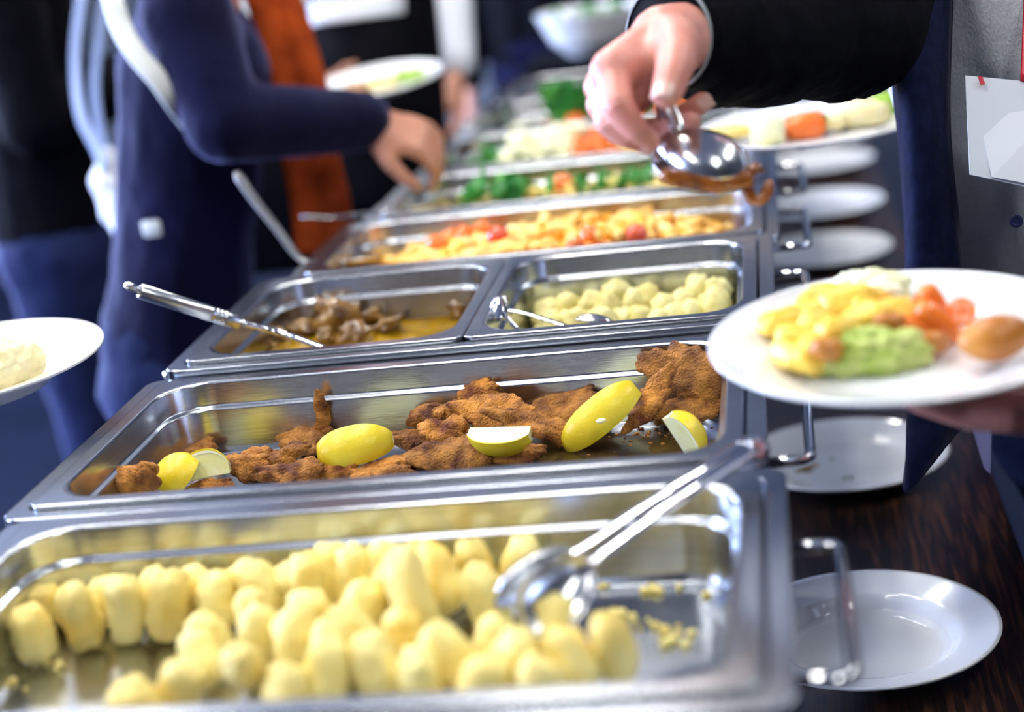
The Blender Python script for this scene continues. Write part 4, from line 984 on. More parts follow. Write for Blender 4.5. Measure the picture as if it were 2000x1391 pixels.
for i, (p, h) in enumerate(POT):
    x = min(max(p[0], px-ph+0.030), px+ph-0.030); y = min(max(p[1], py-HY+0.030), py+HY-0.030)
    o = inst('round_potato', PM[i % 6], (x, y, zc-0.062+h), (i*0.7, i*1.3, i*2.1), (1, 1, 1))
    tag(o, 'small round peeled potato in the heap of the half size pan', 'potato', 'round potatoes in the half size pan')
V, F = loft([(ph-0.018, HY-0.018, 0.03, zc-0.0935, px, py), (ph-0.0115, HY-0.0115, 0.034, zc-0.086, px, py), (ph-0.011, HY-0.011, 0.034, zc-0.078, px, py)], n=8, cap0=True, cap1=True)
o = add('potato_layer', V, F, M['potato']); tag(o, 'bottom layer of peeled potatoes packed beneath the others', 'potatoes', kind='stuff')

# ------------------------------------------------------------------ heaps in the far pans
def heap(name, cx, cy, hx, hy, z0, z1, m, label, cat, seed, amp=0.010, tilt=0.0, fn=None):
    """the packed mass below the pieces one can see"""
    G = 30
    gx, gy = np.meshgrid(np.linspace(-1, 1, G), np.linspace(-1, 1, G))
    V = np.stack([cx+gx.ravel()*hx*np.sqrt(1-gy.ravel()**2*0.1), cy+gy.ravel()*hy*np.sqrt(1-gx.ravel()**2*0.1), np.zeros(G*G)], 1)
    dome = (1-np.abs(gx.ravel())**3)*(1-np.abs(gy.ravel())**3)
    V[:, 2] = z0 + (z1-z0)*dome*(fn(gx.ravel(), gy.ravel()) if fn else 1) + amp*fbm(V, 22, seed)*dome
    F = [(j*G+i, j*G+i+1, (j+1)*G+i+1, (j+1)*G+i) for j in range(G-1) for i in range(G-1)]
    B = V.copy(); B[:, 2] = z0-0.006
    n = len(V)
    rim = [i for i in range(G)] + [j*G+G-1 for j in range(1, G)] + [(G-1)*G+i for i in range(G-2, -1, -1)] + [j*G for j in range(G-2, 0, -1)]
    F2 = [(b+n, a+n, a, b)[::-1] for a, b in zip(rim, rim[1:]+rim[:1])] + [tuple(i+n for i in rim)[::-1]]
    o = add(name, np.vstack([V, B]), F+F2, m)
    tag(o, label, cat, kind='stuff')
    def zat(x, y):
        i = int(round((np.clip((x-cx)/hx, -1, 1)+1)/2*(G-1))); j = int(round((np.clip((y-cy)/hy, -1, 1)+1)/2*(G-1)))
        return V[j*G+i, 2]
    return zat

def penne(seed):
    r = random.Random(seed)
    P = spline([(-0.017, 0, 0), (-0.006, 0.002, 0.0015), (0.006, 0.002, 0.0015), (0.017, 0, 0)], 3)
    return mesh('pasta_piece', *tube(P, [0.0062+0.0008*r.random()]*len(P), 10), M['pasta'])
def knob(seed):
    V, F = blob((0.012, 0.0095, 0.008), seed, 0.22, 1.5, 2)
    return mesh('pasta_piece', V, F, M['pasta'])
PAS = [penne(1), penne(2), knob(3), knob(4), knob(5)]
cx, y0, hx, hy = rows['D']
zat = heap('pasta_mass', cx, y0+hy, hx-0.014, hy-0.014, RIM-0.052, RIM-0.006, M['pastasauce'], 'orange sauced pasta heaped in the pan below the loose pieces', 'pasta', 3,
           fn=lambda a, b: 0.62+0.38*np.clip(0.6+0.7*a, 0, 1))
r = random.Random(11)
for i in range(250):
    x = cx + (hx-0.026)*r.uniform(-0.95, 0.97); y = y0+hy + (hy-0.026)*r.uniform(-0.97, 0.97)
    o = inst('pasta_piece', PAS[r.randrange(5)], (x, y, zat(x, y)+r.uniform(0.001, 0.006)), (r.uniform(-.5, .5), r.uniform(-.6, .6), r.uniform(0, 6.28)), (1,)*3)
    tag(o, 'orange sauced pasta piece in the heap with the red tomatoes', 'pasta', 'pasta pieces with the tomatoes')
V, F = blob((0.0135, 0.0135, 0.0125), 8, 0.05, 1.5, 3)
TM = mesh('cherry_tomato', V, F, M['tomato'])
V, F = blob((0.0145, 0.0125, 0.010), 9, 0.15, 1.5, 3)
TM2 = mesh('tomato_piece', V, F, M['tomato2'])
TOM = [((0.14002, 0.71876, 1.055), 0), ((0.17027, 0.7058, 1.055), 0), ((0.20006, 0.70554, 1.055), 0), ((0.04785, 0.69517, 1.055), 0), ((-0.09805, 0.84837, 1.055), 1), ((-0.12883, 0.70514, 1.055), 1), ((-0.05315, 0.82328, 1.055), 1), ((-0.0225, 0.76217, 1.055), 0), ((0.07208, 0.70982, 1.055), 1), ((0.04034, 0.68606, 1.055), 0), ((-0.10361, 0.80968, 1.055), 1), ((-0.06933, 0.80851, 1.055), 1), ((0.08755, 0.72847, 1.055), 1)]
for i, (p, k) in enumerate(TOM):
    x = min(max(p[0], cx-hx+0.035), cx+hx-0.03); y = min(max(p[1], y0+0.03), y0+2*hy-0.03)
    o = inst('cherry_tomato' if k == 0 else 'tomato_piece', TM if k == 0 else TM2, (x, y, zat(x, y)+0.013), (i*0.4, i*0.9, i))
    tag(o, 'shiny red cherry tomato lying on the orange pasta' if k == 0 else 'orange red tomato piece lying on the orange pasta', 'tomato', 'tomatoes on the pasta')

def leaf_mesh(seed, a, b, mt, name):
    """a crumpled leaf with real thickness"""
    n, m = 12, 6
    V, F = [], []
    for s in (1, -1):
        for i in range(n+1):
            t = i/n
            wd = b*math.sin(math.pi*min(1, t*0.96+0.04))**0.7
            for j in range(m+1):
                u = -1+2*j/m
                V.append((a*(2*t-1), wd*u, 0.0006*s))
    V = np.array(V)
    V[:, 2] += 0.45*b*fbm(np.round(V*np.array((1, 1, 0)), 5), 60, seed)*1.4 + 3.0*V[:, 0]**2/a*0.25 + 0.35*np.abs(V[:, 1])
    k = (n+1)*(m+1)
    for i in range(n):
        for j in range(m):
            q = i*(m+1)+j
            F.append((q, q+1, q+m+2, q+m+1)); F.append(tuple(x+k for x in (q, q+m+1, q+m+2, q+1)))
    for i in range(n):
        for j in (0, m):
            q = i*(m+1)+j
            F.append((q, q+m+1, q+m+1+k, q+k) if j == 0 else (q+k, q+m+1+k, q+m+1, q))
    return mesh(name, V, F, mt)
def stick_mesh(seed, L, r, mt, name):
    rr = random.Random(seed)
    P = spline([(-L, 0, 0), (-L*.3, rr.uniform(-.3, .3)*L, .1*L), (L*.3, rr.uniform(-.3, .3)*L, 0), (L, 0, -.1*L)], 4)
    return mesh(name, *tube(P, r, 8), mt)
def disc_mesh(rad, h, mt, name, seed=0):
    V, F = lathe(soften([(0.0005, h), (rad*.9, h), (rad, h*.7), (rad, h*.3), (rad*.9, 0), (0.0005, 0)], 0.0008), 18)
    V[:, 2] += rad*0.15*fbm(np.round(V*np.array((1, 1, 0)), 5), 40, seed)
    return mesh(name, V, F, mt)
def scatter(name, meshes, n, pan, z, label, cat, group, seed, region=(-1, 1, -1, 1), tilt=0.6, up=0.004, sc=(0.8, 1.2)):
    cx, y0, hx, hy = rows[pan]
    r = random.Random(seed)
    for i in range(n):
        x = cx + (hx-0.024)*r.uniform(region[0], region[1]); y = y0+hy + (hy-0.024)*r.uniform(region[2], region[3])
        s = r.uniform(*sc)
        o = inst(name, meshes[r.randrange(len(meshes))], (x, y, z(x, y)+r.uniform(0.2, 1)*up), (r.uniform(-tilt, tilt), r.uniform(-tilt, tilt), r.uniform(0, 6.28)), (s, s, s))
        tag(o, label, cat, group)
# E: noodles and green herbs
cx, y0, hx, hy = rows['E']
zE = heap('noodle_mass', cx, y0+hy, hx-0.014, hy-0.014, RIM-0.055, RIM-0.018, M['noodle'], 'pale noodles heaped in the pan under green herbs', 'noodles', 5)
NO = [stick_mesh(i, 0.022, 0.0034, M['noodle'], 'noodle') for i in range(4)]
LE = [leaf_mesh(i, 0.020, 0.011, M['leaf'], 'herb_leaf') for i in range(4)]
scatter('noodle', NO, 130, 'E', zE, 'pale yellow noodle strand among the green herb leaves', 'noodle', 'noodles with the green herbs', 21, up=0.007)
scatter('herb_leaf', LE, 34, 'E', zE, 'dark green herb leaf lying on the pale noodles', 'leaf', 'green herb leaves on the noodles', 22, (-0.75, 1, -0.6, 0.35), up=0.008)
scatter('herb_leaf', LE, 16, 'E', zE, 'dark green herb leaf lying on the pale noodles', 'leaf', 'green herb leaves on the noodles', 23, (-0.72, -0.35, -0.5, 0.3), up=0.022)
p = (0.01833, 1.06328, 1.05)
o = inst('cherry_tomato', TM2, (p[0], p[1], zE(p[0], p[1])+0.016), (0, 0, 0), (1.15, 1.25, 1.5)); tag(o, 'single orange red tomato on the green herbs and noodles', 'tomato')
# F: cucumber, white radish, carrot, yellow pepper in four heaps
cx, y0, hx, hy = rows['F']
zF = heap('salad_mass', cx, y0+hy, hx-0.014, hy-0.014, RIM-0.055, RIM-0.026, M['palegreen'], 'mixed chopped salad below the cucumber, radish and carrot', 'salad', 6)
CU = [disc_mesh(0.016, 0.004, M['palegreen'], 'cucumber_slice', i) for i in range(3)]
RA = [stick_mesh(i+5, 0.026, 0.0050, M['radish'], 'radish_strip') for i in range(3)]
CA = [stick_mesh(i+9, 0.016, 0.0040, M['carrot'], 'carrot_strip') for i in range(3)]
PE = [stick_mesh(i+14, 0.016, 0.0050, M['noodle'], 'pepper_strip') for i in range(2)]
LG = [leaf_mesh(i+7, 0.024, 0.015, M['leaf'], 'lettuce_leaf') for i in range(3)]
scatter('lettuce_leaf', LG, 20, 'F', zF, 'dark green salad leaf beside the white radish strips', 'leaf', 'green salad leaves by the radish', 31, (-1, -0.70, -0.9, 0.6), up=0.016)
scatter('cucumber_slice', CU, 20, 'F', zF, 'pale green cucumber slice beside the white radish strips', 'cucumber', 'cucumber slices by the radish', 32, (-0.95, -0.66, -0.9, 0.6), up=0.020)
scatter('radish_strip', RA, 60, 'F', zF, 'white radish strip heaped between cucumber and carrot', 'radish', 'white radish strips', 33, (-0.68, -0.24, -0.8, 0.6), up=0.040)
scatter('carrot_strip', CA, 60, 'F', zF, 'orange carrot strip heaped in the middle of the salad pan', 'carrot', 'carrot strips in the salad pan', 34, (-0.18, 0.10, -0.8, 0.7), up=0.028)
scatter('pepper_strip', PE, 26, 'F', zF, 'yellow pepper strip next to the heaped carrot strips', 'pepper', 'yellow pepper strips', 35, (0.16, 0.36, -0.8, 0.7), up=0.012)
# G: tomatoes, lettuce, eggs
cx, y0, hx, hy = rows['G']
zG = heap('salad_mass', cx, y0+hy, hx-0.014, hy-0.014, RIM-0.060, RIM-0.046, M['radish'], 'thin layer of chopped salad under tomatoes and lettuce', 'salad', 8)
V, F = blob((0.022, 0.020, 0.018), 12, 0.08, 1.5, 3)
TB = mesh('tomato', V, F, M['tomato2'])
scatter('tomato', [TB], 12, 'G', zG, 'orange red tomato in the pan with dark lettuce leaves', 'tomato', 'tomatoes in the lettuce pan', 41, (-0.62, 0.75, -0.1, 0.6), up=0.050)
scatter('lettuce_leaf', LG, 30, 'G', zG, 'dark green lettuce leaf behind the orange red tomatoes', 'leaf', 'lettuce leaves behind the tomatoes', 42, (-0.60, 0.40, 0.45, 0.95), up=0.058, sc=(1.2, 1.7))
V, F = blob((0.020, 0.016, 0.015), 15, 0.05, 1.5, 3)
EG = mesh('onion', V, F, M['radish'])
scatter('onion', [EG], 10, 'G', zG, 'pale peeled onion in the pan with dark lettuce leaves', 'onion', 'pale onions in the lettuce pan', 43, (-0.95, -0.65, -0.3, 0.8), up=0.016)
cx, y0, hx, hy = rows['H']
BR = []
for i in range(3):
    V, F = blob((0.030, 0.022, 0.017), 70+i, 0.08, 1.3, 3)
    BR.append(mesh('bread_roll', V, F, M['bread']))
zH = lambda x, y: RIM-0.055+0.010
scatter('bread_roll', BR, 14, 'H', zH, 'small brown bread roll in the last steel pan', 'bread roll', 'bread rolls in the last pan', 45, (-0.9, 0.9, -0.8, 0.8), up=0.022, tilt=0.3)

# ------------------------------------------------------------------ spoons, ladles and tongs
def spoon_bowl(c, axis, normal, ln, wd, dp, th=0.0011, n=26, m=8):
    """an oval bowl, hollow towards normal; axis points to the neck"""
    a = unit(axis); nn = np.array(normal, float); nn = unit(nn - a*np.dot(nn, a)); s = np.cross(nn, a)
    c = np.array(c, float)
    V = []
    for q, off in ((1.0, 0.0), (1.0, th)):
        for i in range(m+1):
            t = i/m*math.pi/2
            for k in range(n):
                an = 2*math.pi*k/n
                taper = 1 + 0.16*math.cos(an)*-1
                r = math.sin(t)
                V.append(c + a*math.cos(an)*r*(ln/2-off*0.6) + s*math.sin(an)*r*(wd/2-off*0.6)*taper + nn*(-dp*math.cos(t)**1.0 + (off if i < m else 0)))
    F = []; K = (m+1)*n
    for i in range(m):
        for k in range(n):
            p, q = i*n+k, i*n+(k+1) % n
            F.append((p, q, q+n, p+n)[::-1]); F.append((p+K, q+K, q+n+K, p+n+K))
    for k in range(n):
        p, q = m*n+k, m*n+(k+1) % n
        F.append((p, q, q+K, p+K)[::-1])
    return np.array(V), F

def strip(P, w_, t, n=10):
    return tube(spline(P, 6), w_, n, t)

# tongs lying across the front pan
P0 = (0.27069, -0.04936, 1.06511)
tg = thing('serving_tongs', 'steel serving tongs resting on the pan corner, spoons over the pale dumplings', 'tongs', P0)
a1 = [(0.15571, -0.1484, 1.04238), (0.16739, -0.13909, 1.04543), (0.19889, -0.11251, 1.05558), (0.23454, -0.08222, 1.06508), (0.2643, -0.04718, 1.06915)]
a2 = [(0.17115, -0.17562, 1.04843), (0.18165, -0.16644, 1.0517), (0.21044, -0.13546, 1.06048), (0.24499, -0.09546, 1.0677), (0.26967, -0.05483, 1.06869)]
w1 = np.interp(np.linspace(0, 1, 25), [0, .15, .5, 1], [0.0035, 0.0045, 0.0055, 0.0075])
add('arm', *tube(spline(a1, 6), w1, 12, 0.0016), M['chrome'], tg)
add('arm', *tube(spline(a2, 6), w1*1.25, 12, 0.0020), M['chrome'], tg)
add('spring_bend', *strip([(0.2643, -0.04718, 1.06915), (0.27252, -0.03896, 1.07054), (0.2777, -0.04093, 1.06795), (0.27601, -0.04863, 1.06442), (0.26967, -0.05483, 1.06869)], 0.0075, 0.0013), M['chrome'], tg)
ax1 = np.array((0.15571, -0.1484, 1.04238)) - np.array((0.12182, -0.17567, 1.03135))
add('spoon_bowl', *spoon_bowl((0.13477, -0.16619, 1.03773), ax1, (0.30, -0.45, -0.35), 0.060, 0.036, 0.010), M['spoon'], tg)
ax2 = np.array((0.17115, -0.17562, 1.04843)) - np.array((0.13941, -0.21507, 1.03073))
add('spoon_bowl', *spoon_bowl((0.15326, -0.19823, 1.03998), ax2, (0.15, -0.75, 0.25), 0.064, 0.040, 0.012), M['spoon'], tg)

# tongs held by the man, with brown food between the spoons
ht = thing('serving_tongs', 'steel serving tongs in the hand, gripping brown saucy food', 'tongs', (0.25125, 0.07448, 1.24404))
hx_ = np.array((0.22165, 0.08939, 1.25841)) - np.array((0.28117, 0.05552, 1.23367))
hn = unit(CAM - np.array((0.25054, 0.07438, 1.24413)))
upn = unit(np.array((0, 0, 1.0))*0.97 + hn*0.22)
add('spoon_bowl', *spoon_bowl((0.25028, 0.07111, 1.24039), hx_, -upn, 0.072, 0.050, 0.021), M['spoon'], ht)
add('spoon_bowl', *spoon_bowl((0.24595, 0.07245, 1.23326), hx_, upn, 0.072, 0.050, 0.010), M['spoon'], ht)
add('arm', *strip([(0.23501, 0.07475, 1.26173), (0.23466, 0.07836, 1.26696), (0.23094, 0.08578, 1.27633), (0.22729, 0.09976, 1.28992), (0.22297, 0.13407, 1.30111)], 0.0052, 0.0018), M['spoon'], ht)
add('arm', *strip([(0.22188, 0.07658, 1.2401), (0.22132, 0.09197, 1.24948), (0.22431, 0.10515, 1.26358), (0.22339, 0.11434, 1.28079), (0.22102, 0.14092, 1.30041)], 0.0050, 0.0018), M['spoon'], ht)
fd = thing('saucy_food', 'brown saucy food squeezed between the spoons of the held tongs', 'food', (0.25459, 0.06831, 1.22843))
V, F = fuse([capsule((0.22762, 0.0505, 1.2344), (0.2568, 0.04733, 1.22772), 0.0068, 0.0072), capsule((0.2568, 0.04733, 1.22772), (0.28052, 0.05321, 1.22627), 0.0072, 0.0060)], 0.0016, 3)
V += 0.0015*fbm(V, 90, 3)[:, None]
add('sauced_piece', V, F, M['sauce'], fd)
ring = [(0.28931, 0.0588, 1.22206)]
c0 = np.array((0.28786, 0.0584, 1.22157)); e1 = unit(np.array((0.29483, 0.05936, 1.22065))-c0); e2 = unit(np.array((0.28845, 0.06051, 1.22832))-c0)
P = [c0 + e1*0.0088*math.cos(t)*0.85 + e2*0.0110*math.sin(t) for t in np.linspace(0.9, 2*math.pi+0.3, 26)]
V, F = tube(P, np.interp(np.linspace(0, 1, 26), [0, .1, .9, 1], [0.0025, 0.0042, 0.0042, 0.0030]), 12)
V += 0.0008*fbm(V, 150, 7)[:, None]
add('hanging_ring', V, F, M['sauce'], fd)

# ladle in the gravy
ld = thing('ladle', 'steel ladle with a thick round handle leaning in the gravy pan', 'ladle', (-0.11056, 0.39121, 1.02975))
A_, B_, C_, D_ = ((-0.28494, 0.3303, 1.12433), (-0.21548, 0.3851, 1.07158), (-0.17966, 0.40155, 1.05224), (-0.11641, 0.36591, 1.03711))
A_, B_, C_, D_ = map(np.array, (A_, B_, C_, D_))
hl = [A_, A_+(B_-A_)*0.01, A_+(B_-A_)*0.7] + [A_+(B_-A_)*x for x in (0.74, 0.745, 0.755, 0.76, 0.78, 0.785, 0.795, 0.80, 0.82, 0.825, 0.835, 0.84, 0.86, 0.985, 1.0)]
rl = [0.0062, 0.0072, 0.0072, 0.0072, 0.0064, 0.0064, 0.0072, 0.0072, 0.0064, 0.0064, 0.0072, 0.0072, 0.0064, 0.0064, 0.0072, 0.0072, 0.0072, 0.0060]
add('handle', *tube(hl, rl, 20), M['spoon'], ld)
E_ = np.array((-0.29261, 0.32106, 1.13339))
add('hanging_loop', *tube([A_, A_+(E_-A_)*0.75, E_], [0.0042, 0.0042, 0.0030], 12), M['chrome'], ld)
bc = np.array((-0.05551, 0.41388, zc-0.036))
add('shaft', *tube(spline([B_, C_, D_, D_+(bc-D_)*0.45+np.array((0, 0, -0.012)), bc+np.array((-0.030, 0.0, -0.002))], 6), 0.0032, 10), M['chrome'], ld)
V, F = lathe([(0.001, -0.020), (0.016, -0.018), (0.026, -0.010), (0.031, 0.0), (0.0318, 0.0003), (0.0318, -0.0008), (0.027, -0.0115), (0.016, -0.0195), (0.001, -0.0215)], 40)
add('ladle_bowl', V @ rotm((0.10, 0.15, 0)).T + bc, F, M['spoon'], ld)

# small tongs in the potato pan
st = thing('small_tongs', 'small steel tongs with a curled end in the potato pan', 'tongs', (0.03166, 0.422, 1.04874))
cb = np.array((0.02955, 0.42269, 1.0523))
e1, e2, e3 = R_ = np.array(((0.98, 0.10, -0.10), (0.05, 0.30, 0.95), (-0.17, 0.95, -0.28)))
arc = [cb + e1*0.0085*math.cos(t) + e3*0.0085*math.sin(t) for t in np.linspace(0.3, 2*math.pi-0.9, 18)]
V, F = tube(arc, 0.0010, 8, 0.0125)
add('curled_end', V, F, M['chrome'], st)
add('arm', *tube(spline([arc[0]+e2*-0.002, *[np.array(q) for q in [(0.04612, 0.42428, 1.04779), (0.07173, 0.41124, 1.0421), (0.09517, 0.39294, 1.03779), (0.1116, 0.3883, 1.03021)]]], 6), 0.0042, 10, 0.0014), M['chrome'], st)
add('arm', *tube(spline([arc[-1]+e2*-0.004, *[np.array(q) for q in [(0.03777, 0.4163, 1.04372), (0.04537, 0.40511, 1.03717), (0.05745, 0.39403, 1.0283)]]], 6), 0.0042, 10, 0.0014), M['chrome'], st)
add('tong_tip', *spoon_bowl((0.12109, 0.4164, 1.03009), (-0.9, -0.1, 0.3), (0, -0.3, -1), 0.040, 0.026, 0.010), M['spoon'], st)

# spoons in the pans beyond
def serving_spoon(label, P, bowl, norm, r=0.0042, name='serving_spoon', m='spoon'):
    t = thing(name, label, 'spoon', P[0])
    P = [np.array(p, float) for p in P]
    Q = spline(P, 6)
    w_ = np.interp(np.linspace(0, 1, len(Q)), [0, .06, .45, 1], [r*0.7, r*1.25, r, r*0.75])
    add('handle', *tube(Q, w_, 12, w_*0.55), M[m], t)
    ax = P[-1]-np.array(bowl)
    add('spoon_bowl', *spoon_bowl(bowl, ax, norm, 0.085, 0.056, 0.012), M['spoon'], t)
    return t
serving_spoon('steel serving spoon standing at the corner of the orange pasta pan, handle up', [(-0.32359, 0.781, 1.15061), (-0.3077, 0.77066, 1.12417), (-0.27851, 0.75365, 1.08519), (-0.2495, 0.73707, 1.04777), (-0.21641, 0.72582, 1.045)], (-0.20526, 0.79835, 1.03), (0, 0.2, 1), 0.0062, m='darkrefl')
serving_spoon('steel serving spoon with its handle sticking out over the scarf side', [(-0.31722, 0.98533, 1.05112), (-0.28057, 0.98505, 1.04617), (-0.23733, 0.9769, 1.04643), (-0.19346, 0.96547, 1.05)], (-0.18446, 1.08383, 1.03), (0, 0.2, 1), 0.0050)
serving_spoon('steel serving spoon under the reaching hand in the cucumber pan', [(-0.19658, 1.20232, 1.10414), (-0.17163, 1.19917, 1.07873), (-0.16339, 1.28133, 1.055)], (-0.14584, 1.36899, 1.035), (0, 0.2, 1), 0.0045)
serving_spoon('steel serving spoon lying on the rim of the lettuce pan', [(-0.19137, 1.54639, 1.062), (-0.1616, 1.62488, 1.06), (-0.147, 1.69585, 1.052)], (-0.13666, 1.86413, 1.03), (0, 0.2, 1), 0.0050)

# ------------------------------------------------------------------ the plates people hold
PH = (0.36978, -0.03267, 1.13351)
AH = R(3.5)
V, F = plate_mesh(0.122, 'flat')
hpz = 0.010
o = inst('dinner_plate', mesh('dinner_plate', V, F, M['porcelain']), (PH[0], PH[1], PH[2]-0.016), (AH, 0, 0))
tag(o, 'white plate of potatoes, carrots and green mash held over the table', 'plate')
def on_plate(name, p, mesh_, label, cat, group=None, rot=(0, 0, 0), sc=(1, 1, 1)):
    return tag(inst(name, mesh_, p, rot, sc), label, cat, group)
def chunk(s, seed, m, name, amp=0.18, sub=3):
    V, F = ico(sub)
    V = np.sign(V)*np.abs(V)**0.75
    V = V*(1+amp*fbm(V, 1.5, seed))[:, None]*np.array(s)
    return mesh(name, V, F, m)
M['roast'] = mat('yellow_potato', (0.86, 0.62, 0.10), 0.4, 0, (0.80, 0.46, 0.03), 35, 0.42, 0.75, bump=0.2, bscale=120, sss=0.1)
M['green'] = mat('green_mash', (0.34, 0.46, 0.06), 0.5, 0, (0.60, 0.66, 0.22), 70, 0.35, 0.65, bump=0.7, bscale=160)
M['croquette'] = mat('fried_croquette', (0.42, 0.13, 0.012), 0.4, 0, (0.60, 0.26, 0.04), 25, 0.35, 0.7, bump=0.3, bscale=150)
WED = [chunk((0.020, 0.011, 0.009), 21, M['roast'], 'potato_wedge'), chunk((0.016, 0.012, 0.010), 22, M['roast'], 'potato_wedge'), chunk((0.018, 0.010, 0.012), 23, M['roast'], 'potato_wedge')]
for i, (p, k_, rz) in enumerate([((0.29757, -0.00016, 1.1375), 0, 0.6), ((0.30668, -0.04268, 1.1369), 1, 0.2), ((0.3173, -0.02655, 1.13989), 2, 1.2), ((0.301, -0.05868, 1.13192), 0, 1.9), ((0.31554, -0.06823, 1.13534), 1, 0.9), ((0.3254, 0.01333, 1.13833), 2, 0.3), ((0.34266, 0.00636, 1.14591), 0, -0.2), ((0.35589, 0.00615, 1.14189), 1, 0.4), ((0.3326, -0.0561, 1.14209), 1, 0.5), ((0.33041, 0.05018, 1.13858), 2, 2.2), ((0.31549, 0.03287, 1.13551), 1, 1.0), ((0.35053, -0.02581, 1.14194), 0, -0.3), ((0.36698, -0.02508, 1.14199), 2, 0.2)]):
    on_plate('potato_wedge', p, WED[k_], 'yellow potato wedge in the heap on the held plate', 'potato', 'potato wedges on the held plate', (0.2*i, 0.3*math.sin(i), rz))
CF = chunk((0.014, 0.012, 0.011), 31, M['radish'], 'cauliflower', 0.3)
for p in [(0.34952, 0.06124, 1.14126), (0.36098, 0.05643, 1.14296), (0.37212, 0.0526, 1.14073), (0.36487, 0.02878, 1.14127)]:
    on_plate('cauliflower_floret', p, CF, 'white cauliflower floret behind the yellow potato wedges', 'cauliflower', 'cauliflower on the held plate')
CAR = [chunk((0.019, 0.008, 0.008), 41, M['carrot'], 'carrot_piece', 0.12), chunk((0.008, 0.008, 0.014), 42, M['carrot'], 'carrot_piece', 0.12)]
for i, (p, k_, rr, l) in enumerate([((0.37375, -5e-05, 1.13951), 0, (0, 0.1, -0.2), 'long orange carrot piece at the back of the carrot heap'), ((0.39633, 0.00153, 1.14161), 1, (0, -0.5, 0.4), 'pointed orange carrot piece standing up'), ((0.38633, -0.02635, 1.13991), 0, (0.1, 0.3, -0.5), 'orange carrot piece in the middle of the carrot heap'), ((0.39584, -0.03472, 1.13939), 0, (0.2, 0.8, 0.2), 'orange carrot piece leaning down to the brown pieces'), ((0.37878, -0.03643, 1.13729), 0, (0, 0.2, 0.2), 'orange carrot piece just above the green mash')]):
    on_plate('carrot_piece', p, CAR[k_], l, 'carrot', 'carrots on the held plate', rr)
on_plate('carrot_slice', (0.41246, -0.01163, 1.1368), disc_mesh(0.0095, 0.007, M['carrot'], 'carrot_slice'), 'round orange carrot slice alone beside the croquette', 'carrot', 'carrots on the held plate', (1.0, 0, 0.2))
V, F = ico(5)
V = V*np.array((0.044, 0.021, 0.017)); V = V*(1+0.13*fbm(V, 40, 3)+0.20*fbm(V, 110, 5, 4))[:, None]
on_plate('green_mash', (0.34761, -0.05961, 1.12986), mesh('green_mash', V, F, M['green']), 'mound of chunky green avocado mash on the held plate', 'mash', None, (AH, 0.06, 0.02))['kind'] = 'stuff'
RP = chunk((0.011, 0.008, 0.007), 51, M['croquette'], 'fried_piece')
for p, l in zip([(0.39022, -0.05482, 1.13215), (0.36573, -0.0423, 1.14294), (0.3235, -0.07901, 1.14069)], ('brown fried piece below the carrots on the held plate', 'brown fried piece on top of the potato wedges', 'small red brown piece at the edge of the green mash')):
    on_plate('fried_piece', p, RP, l, 'food', None, (0.2, 0.3, 0.8))
V, F = ico(4)
V = np.stack([V[:, 0]*0.0245, V[:, 1]*0.0155*(1-0.28*V[:, 0]**2), V[:, 2]*0.0145*(1-0.25*V[:, 0]**2)], 1); V *= (1+0.04*fbm(V, 60, 4))[:, None]
on_plate('croquette', (0.4265, -0.07832, 1.13873), mesh('croquette', V, F, M['croquette']), 'golden brown croquette on the held plate', 'croquette', None, (0, -0.05, 0.18))

PS = (0.34008, 0.90926, 1.11615)
V, F = plate_mesh(0.135, 'flat')
o = inst('dinner_plate', mesh('dinner_plate', V, F, M['porcelain']), (PS[0], PS[1], PS[2]-0.017), (R(1.0), 0, 0)); tag(o, 'white plate of salad held out behind the man with tongs', 'plate')
for nm, x, m_, s, l in [('cauliflower_floret', (0.29304, 0.86614, 1.1194), 'radish', (0.02, 0.016, 0.018), 'white cauliflower on the salad plate behind the held tongs'), ('pepper_piece', (0.2477, 0.9029, 1.11604), 'noodle', (0.026, 0.014, 0.008), 'yellow pepper piece on the salad plate behind the held tongs'), ('carrot_salad', (0.33586, 0.88877, 1.11579), 'carrot', (0.026, 0.02, 0.016), 'orange grated carrot on the salad plate behind the held tongs'), ('herb', (0.35446, 0.89015, 1.11781), 'leaf', (0.008, 0.008, 0.01), 'bit of green herb beside the grated carrot'), ('rice_cake', (0.36777, 0.89981, 1.11598), 'mash', (0.016, 0.014, 0.009), 'small pale rice cake on the salad plate'), ('rice_cake', (0.40185, 0.92228, 1.11838), 'mash', (0.034, 0.022, 0.016), 'big round pale rice cake on the salad plate'), ('cucumber_piece', (0.43736, 0.96047, 1.11704), 'palegreen', (0.022, 0.022, 0.018), 'green cucumber heap on the salad plate')]:
    on_plate(nm, x, chunk(s, len(l), M[m_], nm, 0.2), l, 'food')

PLc = (-0.4085, 0.22212, 1.10085)
V, F = plate_mesh(0.118, 'soup')
o = inst('dinner_plate', mesh('dinner_plate', V, F, M['porcelain']), (PLc[0], PLc[1], PLc[2]-0.026), (R(2.0), R(0.0), 0)); tag(o, 'white plate with a lump of mashed potato held at the side', 'plate')
V, F = ico(5)
V = V*np.array((0.034, 0.026, 0.022)); V = V*(1+0.16*fbm(V, 45, 6)+0.10*fbm(V, 120, 8, 3))[:, None]
tag(inst('mashed_potato', mesh('mashed_potato', V, F, M['mash']), (-0.3734, 0.21684, 1.09667), (0.05, 0, 0.3)), 'lump of pale mashed potato on the plate at the side', 'mash', kind='stuff')

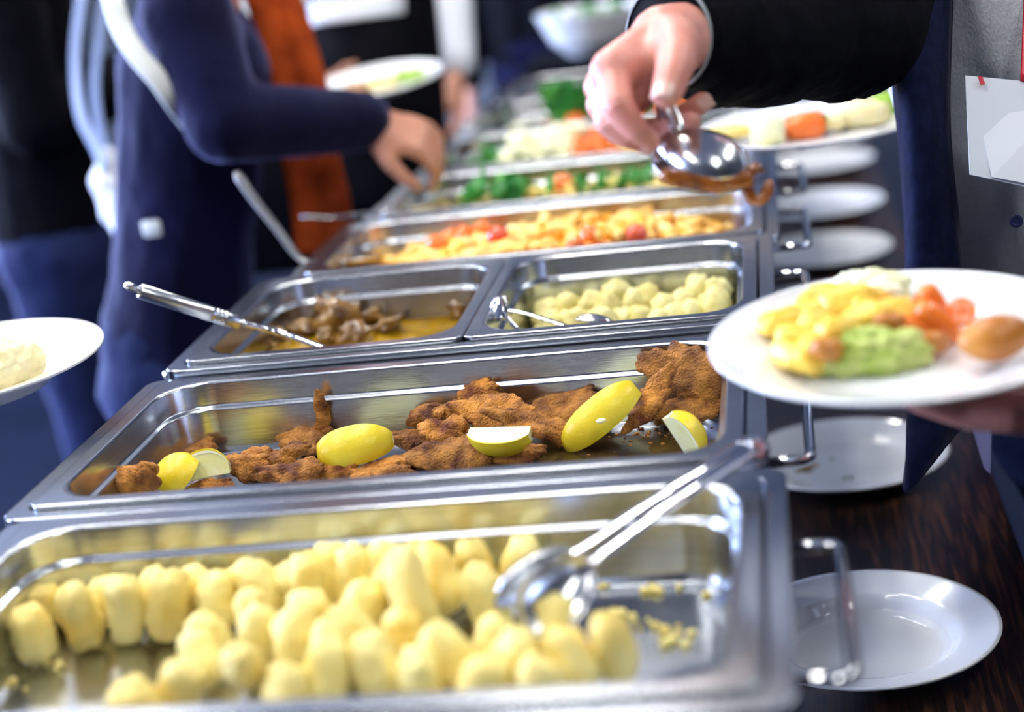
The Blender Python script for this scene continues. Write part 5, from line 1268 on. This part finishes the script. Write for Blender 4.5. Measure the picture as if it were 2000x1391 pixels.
PB = (-0.36774, 1.74892, 1.12249)
V, F = plate_mesh(0.117, 'flat')
o = inst('dinner_plate', mesh('dinner_plate', V, F, M['porcelain']), (PB[0], PB[1], PB[2]-0.012), (R(6), R(-2), 0)); tag(o, 'white plate of food held in front of the black apron', 'plate')
for nm, x, m_, s, l in [('fried_piece', (-0.40113, 1.72127, 1.11959), 'bread', (0.022, 0.014, 0.01), 'brown fried piece on the plate before the apron'), ('potato_piece', (-0.35918, 1.73801, 1.12135), 'noodle', (0.026, 0.018, 0.012), 'yellow potato on the plate before the apron'), ('salad_leaf', (-0.31491, 1.76835, 1.12454), 'palegreen', (0.026, 0.022, 0.012), 'pale green salad on the plate before the apron')]:
    on_plate(nm, x, chunk(s, len(l), M[m_], nm, 0.25), l, 'food')

# smears on the used plate
for nm, P, m_, l in [('food_smear', [(0.30163, 0.71468, 0.757), (0.3087, 0.71976, 0.757), (0.30601, 0.70734, 0.757), (0.31346, 0.7237, 0.757), (0.29687, 0.70916, 0.757)], 'gravy', 'brown smear of gravy on the used white plate'), ('food_smear', [(0.34568, 0.67734, 0.757), (0.35243, 0.67759, 0.757), (0.33434, 0.73923, 0.757)], 'leaf', 'green herb bits left on the used white plate')]:
    V, F = join(*[ell((p[0], p[1], TABLE+0.0048), (0.006, 0.004, 0.0012) if m_ == 'gravy' else (0.0025, 0.002, 0.0015), sub=2) for p in P])
    tag(add(nm, V, F, M[m_]), l, 'food', kind='stuff')

# white salad bowl on a black stand at the far end
q = (-0.09695, 2.55358, 1.10539)
tag(add('display_stand', *bbox_bevel((q[0]+0.02, q[1]+0.06, (TABLE+q[2]-0.075)/2), (0.30, 0.26, q[2]-0.075-TABLE), 0.006), M['black']), 'black display stand under the white salad bowl', 'stand')
V, F = lathe(soften([(0.001, 0.004), (0.050, 0.004), (0.085, 0.034), (0.117, 0.094), (0.122, 0.097), (0.124, 0.095), (0.093, 0.032), (0.058, 0.0), (0.001, 0.0)], 0.002), 64, (q[0]+0.02, q[1]+0.06, q[2]-0.075))
tag(add('salad_bowl', V, F, M['porcelain']), 'deep white salad bowl beyond the last chafing dish', 'bowl')
r = random.Random(77)
for i in range(18):
    a, d = r.uniform(0, 6.28), 0.075*math.sqrt(r.random())
    tag(inst('lettuce_leaf', LG[i % 3], (q[0]+0.02+d*math.cos(a), q[1]+0.06+d*math.sin(a), q[2]-0.015+r.uniform(0, 0.02)), (r.uniform(-.5, .5), r.uniform(-.5, .5), r.uniform(0, 6)), (1.2, 1.2, 1.2)), 'green salad leaf in the white salad bowl', 'leaf', 'salad leaves in the white bowl')
